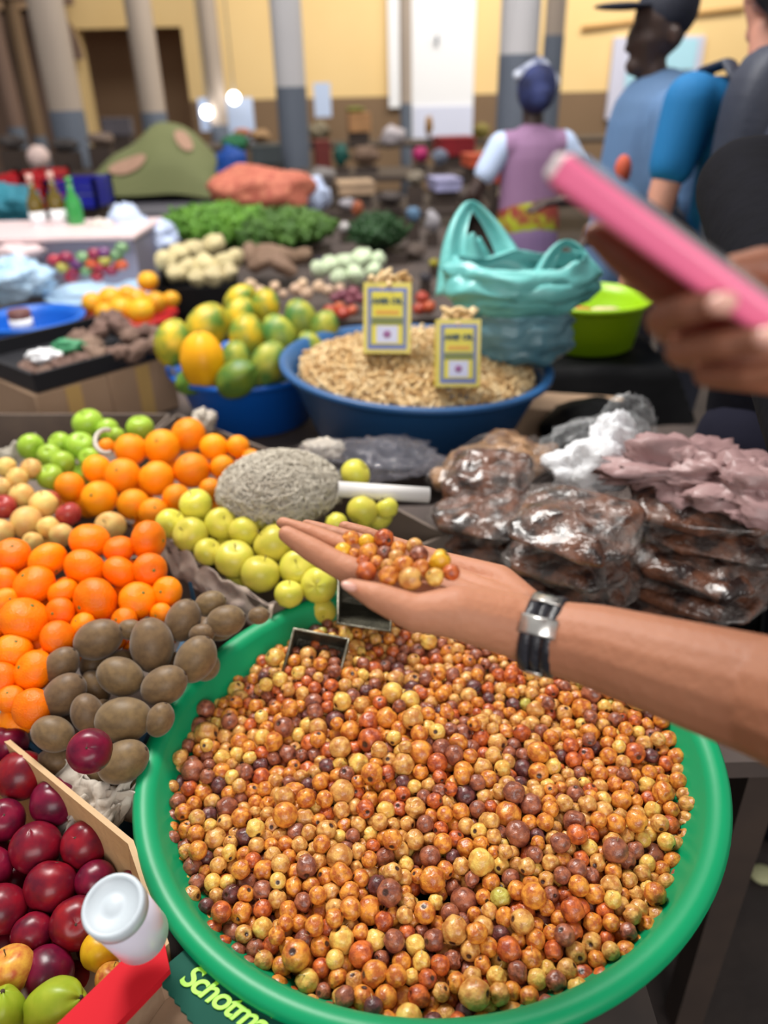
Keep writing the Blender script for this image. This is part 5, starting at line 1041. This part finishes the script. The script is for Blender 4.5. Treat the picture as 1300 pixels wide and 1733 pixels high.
# ---------------------------------------------------------------- people beyond
M['dskin'] = mat('dark_skin', (70, 50, 44), .5, (54, 38, 34), 8, .3); M['lskin'] = mat('light_skin', (206, 150, 130), .5, (190, 130, 112), 8, .3)
M['vest'] = mat('mauve_vest', (166, 128, 164), .8, (148, 110, 148), 3, .3); M['wslv'] = mat('white_sleeve', (196, 214, 246), .7); M['skirt'] = mat('lavender_skirt', (146, 116, 150), .8, (120, 100, 150), 3, .3)
M['wrap'] = mat('patterned_wrap', (150, 60, 50), .8, (170, 180, 40), 9, .04); M['scarf'] = mat('headscarf', (28, 34, 70), .8, (44, 54, 104), 12, .1); M['scarfw'] = mat('headscarf_white', (214, 220, 236), .8, (60, 70, 110), 9, .1)
M['denim'] = mat('denim_blue', (92, 128, 176), .8, (84, 108, 136), 2, .3, bump=.2, bscale=20); M['cap_'] = mat('navy_cap', (28, 32, 48), .7)
M['tblu'] = mat('turquoise_shirt', (0, 110, 172), .8, (0, 96, 150), 3, .3); M['pack'] = mat('charcoal_nylon', (50, 56, 74), .6, (38, 42, 58), 4, .3, bump=.2, bscale=40); M['hair'] = mat('dark_hair', (36, 32, 36), .8)
M['trs'] = mat('dark_trousers', (50, 52, 66), .8); M['wprint'] = mat('white_print', (206, 226, 226), .5)
def frame(cx, cy, ang):
    c, s = math.cos(ang), math.sin(ang); return lambda x, y, z: V((cx+c*x-s*y, cy+s*x+c*y, z))      # local +y = facing
def figure(name_lab, T, k, skin, arms, top, topc, sleeve, legs, legc, fy, shoe=True, headz=1.50, lean=0):
    """heights are for k = 1 (head centre 1.60 m)"""
    base = T(0, 0, 0); root = empty('person', base, name_lab, 'person'); H = lambda x, y, z: T(x*k, (y+lean*max(0, z-.9))*k, z*k)
    body = [(H(0, 0, 1.28), H(0, 0, .98), .125, .13, (fy, .7)), (H(-.14, 0, 1.38), H(.14, 0, 1.38), .05, .05), (H(0, 0, 1.38), H(0, .03, 1.52), .055, .052),
            (H(0, .015, 1.63), H(0, .02, 1.66), .088, .092), (H(0, .05, 1.54), H(0, .06, 1.60), .05, .07), (H(0, .105, 1.585), H(0, .125, 1.575), .012, .013), (H(0, .09, 1.52), H(0, .095, 1.525), .03, .03),
            (H(-.09, .0, 1.59), H(-.092, 0, 1.62), .014, .016), (H(.09, .0, 1.59), H(.092, 0, 1.62), .014, .016)]
    for s in (-1, 1): body += [(H(s*.09, 0, .93), H(s*.1, .02, .5), .08, .055), (H(s*.1, .02, .5), H(s*.1, -.01, .09), .052, .036), (H(s*.1, -.01, .06), H(s*.1, .12, .04), .035, .03)]
    for ar in arms:
        P0, P1, P2 = [H(*q) for q in ar]; body += [(P0, P1, .048*k, .038*k), (P1, P2, .038*k, .027*k)]; hd = (P2-P1).normalized(); sd = hd.cross(V((0, 0, 1))).normalized()
        body.append((P2, P2+hd*.07*k, .030*k, .032*k, (V((0, 0, 1)), .5)))
        for q in range(4): body.append((P2+hd*.08*k+sd*(q-1.5)*.018*k, P2+hd*(.15-.008*abs(q-1.2))*k+sd*(q-1.5)*.021*k-V((0, 0, .02*k)), .010*k, .008*k))
        body.append((P2+hd*.03*k+sd*.03*k, P2+hd*.08*k+sd*.06*k, .012*k, .009*k))
    person(root, body, skin, 'body', .009, 4)
    person(root, [(H(0, 0, 1.30), H(0, 0, .95), .165, .165, (fy, .68)), (H(-.15, 0, 1.36), H(.15, 0, 1.36), .075, .075)] + [(H(*ar[0]), H(*ar[0]).lerp(H(*ar[1]), topc), .072*k, .062*k) for ar in arms if topc > 0], top, 'shirt', .011)
    if legs:
        lg = [(H(0, 0, .98), H(0, 0, .88), .155, .15, (fy, .75))]
        for s in (-1, 1): lg += [(H(s*.09, 0, .92), H(s*.1, .02, .5), .10, .075), (H(s*.1, .02, .5), H(s*.1, -.01, .10), .075, .06)]
        person(root, lg, legs, 'trousers', .012)
    for s in (-1, 1): person(root, [(H(s*.1, -.02, .05), H(s*.1, .13, .04), .05, .042)], M['hair'], 'shoe')
    return root, H
# woman in mauve vest, seen from behind
T = frame(.815, 4.40, .15); fyv = (T(0, 1, 0)-T(0, 0, 0))
wo, H = figure('woman in a mauve vest, white sleeves and a navy and white headscarf, seen from behind', T, .93, M['dskin'], [((-.19, 0, 1.36), (-.34, -.02, 1.12), (-.2, .1, .93)), ((.19, 0, 1.36), (.33, -.02, 1.15), (.30, .16, 1.12))], M['vest'], 0, None, None, None, fyv)
person(wo, [(H(-.18, 0, 1.36), H(-.265, -.01, 1.23), .072, .062)], M['wslv'], 'sleeve'); person(wo, [(H(.18, 0, 1.36), H(.265, -.01, 1.25), .072, .062)], M['wslv'], 'sleeve')
person(wo, [(H(0, 0, .99), H(0, 0, .93), .172, .176, (fyv, .75))], M['wrap'], 'waist_wrap'); person(wo, [(H(0, 0, .90), H(0, 0, .30), .17, .22, (fyv, .8))], M['skirt'], 'skirt')
person(wo, [(H(0, -.01, 1.62), H(0, -.01, 1.66), .10, .10), (H(0, -.08, 1.60), H(0, -.09, 1.58), .06, .05)], M['scarf'], 'headscarf'); person(wo, [(H(-.11, .0, 1.70), H(.0, -.02, 1.745), .028, .042), (H(.0, -.02, 1.745), H(.09, 0, 1.66), .042, .042)], M['scarfw'], 'headscarf_fold')
# man in cap, in profile facing left
T = frame(1.02, 3.15, math.pi/2+.1); fyv = (T(0, 1, 0)-T(0, 0, 0))
ma, H = figure('man in a navy cap and loose denim blue shirt, seen in profile', T, 1.045, M['dskin'], [((-.19, 0, 1.38), (-.24, -.03, 1.10), (-.20, .20, 1.02)), ((.19, 0, 1.38), (.24, .04, 1.10), (.20, .24, 1.08))], M['denim'], .95, None, M['trs'], None, fyv)
person(ma, [(H(0, -.02, 1.34), H(0, .02, .80), .19, .20, (fyv, .95)), (H(-.17, 0, 1.38), H(-.25, 0, 1.10), .085, .085)], M['denim'], 'loose_shirt')
person(ma, [(H(0, .0, 1.685), H(0, -.005, 1.70), .106, .104)], M['cap_'], 'cap'); MB().ell(H(0, .15, 1.695), (.105, .085, .012), 20, 8, rotz(.1)).build('cap_peak', M['cap_'], ma)
MB().ell(H(-.20, .17, 1.22), (.03, .03, .05), 12, 8).build('orange_badge', mat('orange_cloth', (196, 84, 56), .7), ma)
# man with backpack, seen from behind
T = frame(1.12, 2.50, .12); fyv = (T(0, 1, 0)-T(0, 0, 0))
mb_, H = figure('man in a turquoise shirt carrying a charcoal backpack, seen from behind', T, 1.09, M['lskin'], [((-.20, 0, 1.37), (-.26, -.02, 1.10), (-.29, .06, .86)), ((.20, 0, 1.37), (.26, -.02, 1.10), (.28, .08, .86))], M['tblu'], .55, None, M['trs'], None, fyv)
person(mb_, [(H(0, -.02, 1.645), H(0, -.01, 1.68), .104, .102), (H(0, -.05, 1.60), H(0, -.05, 1.57), .075, .06)], M['hair'], 'hair')
pk = empty('backpack', H(0, -.24, .92), 'charcoal backpack with white logo worn by the man in the turquoise shirt', 'backpack')
Rk = Matrix((( (T(1, 0, 0)-T(0, 0, 0)).x, fyv.x, 0), ((T(1, 0, 0)-T(0, 0, 0)).y, fyv.y, 0), (0, 0, 1)))
MB().ell(H(-.02, -.20, 1.22), (.205, .10, .30), 28, 20, Rk, lambda d: (abs(d.x)**4+abs(d.y)**4+abs(d.z)**4)**-.25).build('main_pack', M['pack'], pk)
MB().ell(H(-.03, -.29, 1.20), (.14, .05, .18), 24, 16, Rk, lambda d: (abs(d.x)**4+abs(d.y)**4+abs(d.z)**4)**-.25).build('front_pocket', M['pack'], pk)
for s in (-1, 1): MB().tube([H(s*.12, -.14, 1.36), H(s*.14, -.05, 1.455), H(s*.14, .06, 1.44), H(s*.15, .13, 1.30), H(s*.17, .08, 1.10), H(s*.16, -.10, 1.0)], .028, 10, flat=.4).build('shoulder_strap', M['pack'], pk)
for (x, z) in ((-.15, 1.17), (-.13, 1.02), (-.12, 1.31)): MB().ell(H(x, -.31, z), (.012, .012, .012), 10, 8).build('buckle', M['wprint'], pk)
pl = H(-.01, -.345, 1.17)-pk.location; xx = V((0, 0, 1)); zz_ = -fyv; yy = zz_.cross(xx)
text_mesh('jansoon', pk, M['wprint'], size=.062, ext=.001, off=.002, mtx=Matrix(((xx.x, yy.x, zz_.x, pl.x), (xx.y, yy.y, zz_.y, pl.y), (xx.z, yy.z, zz_.z, pl.z), (0, 0, 0, 1))))
MB().ell(H(.0, -.335, 1.405), (.026, .012, .02), 14, 8, Rk).build('logo_patch', M['wprint'], pk)
# small pale thing on the dark ground at the right
tag(MB().ell(PZ(1292, 1480, .015), (.03, .025, .01), 16, 10, None, lambda d: 1+.2*noise.noise(d*3)).build('fallen_leaf', mat('pale_leaf', (170, 170, 130), .7)), 'pale scrap lying on the dark floor right of the green basin', 'scrap')

# plain supports under goods that would otherwise hang over a surface
def surf_z(x, y):
    if y < 1.5: return None
    if -2.3 < x < .9 and 1.62 < y < 3.0: return .67
    if -3.4 < x < .56 and 3.1 < y < 5.4: return .72
    if -5.5 < x < -.5 and 5.45 < y < 6.85: return .84
    if -.45 < x < .80 and 5.55 < y < 6.45: return .80
    if -1.2 < x < 3.2 and 7.05 < y < 7.95: return .88
    if -7.5 < x < -1.4 and 7.5 < y < 8.4: return .90
    if -2.6 < x < 3.2 and 9.55 < y < 10.45: return .98
    return 0.0
def bounds(o):
    P_ = []
    for q in [o]+list(o.children_recursive):
        if q.type == 'MESH': w_ = wloc(q); sc = V(q.scale); P_ += [w_+V(c)*sc.x for c in q.bound_box]
    return [min(p[i] for p in P_) for i in range(3)], [max(p[i] for p in P_) for i in range(3)]
for o in [x for x in COL.objects if x.parent is None and x.name.split('.')[0] in ('cloth_sack', 'packing_box', 'onion_sack', 'white_bag', 'blue_sack', 'green_sack', 'pale_gourd', 'plastic_crate', 'white_sack', 'cloth_bundle', 'lettuce_heap', 'herb_heap', 'cream_bundle', 'glass_bottle', 'display_box')]:
    mn, mx = bounds(o); s = surf_z((mn[0]+mx[0])/2, (mn[1]+mx[1])/2)
    if s is not None and mn[2]-s > .02:
        MB().box(((mn[0]+mx[0])/2, (mn[1]+mx[1])/2, (s+mn[2])/2), ((mx[0]-mn[0])*.8, (mx[1]-mn[1])*.7, mn[2]-s-.001)).build('wooden_block', M['darkwood'], None, False, 'dark block under the '+' '.join(str(o.get('label')).split()[:12]), 'block')

# things that still share a label are told apart by their order in the picture
same = {}
for o in COL.objects:
    if o.parent is None and 'label' in o and o.get('kind') is None: same.setdefault(o['label'], []).append(o)
for l, os_ in same.items():
    if len(os_) > 1 and len(l.split()) <= 12:
        for k, o in enumerate(sorted(os_, key=lambda o: proj(o.location)[0])[:20]): o['label'] = l + ', ' + ORD[k] + ' such from left'
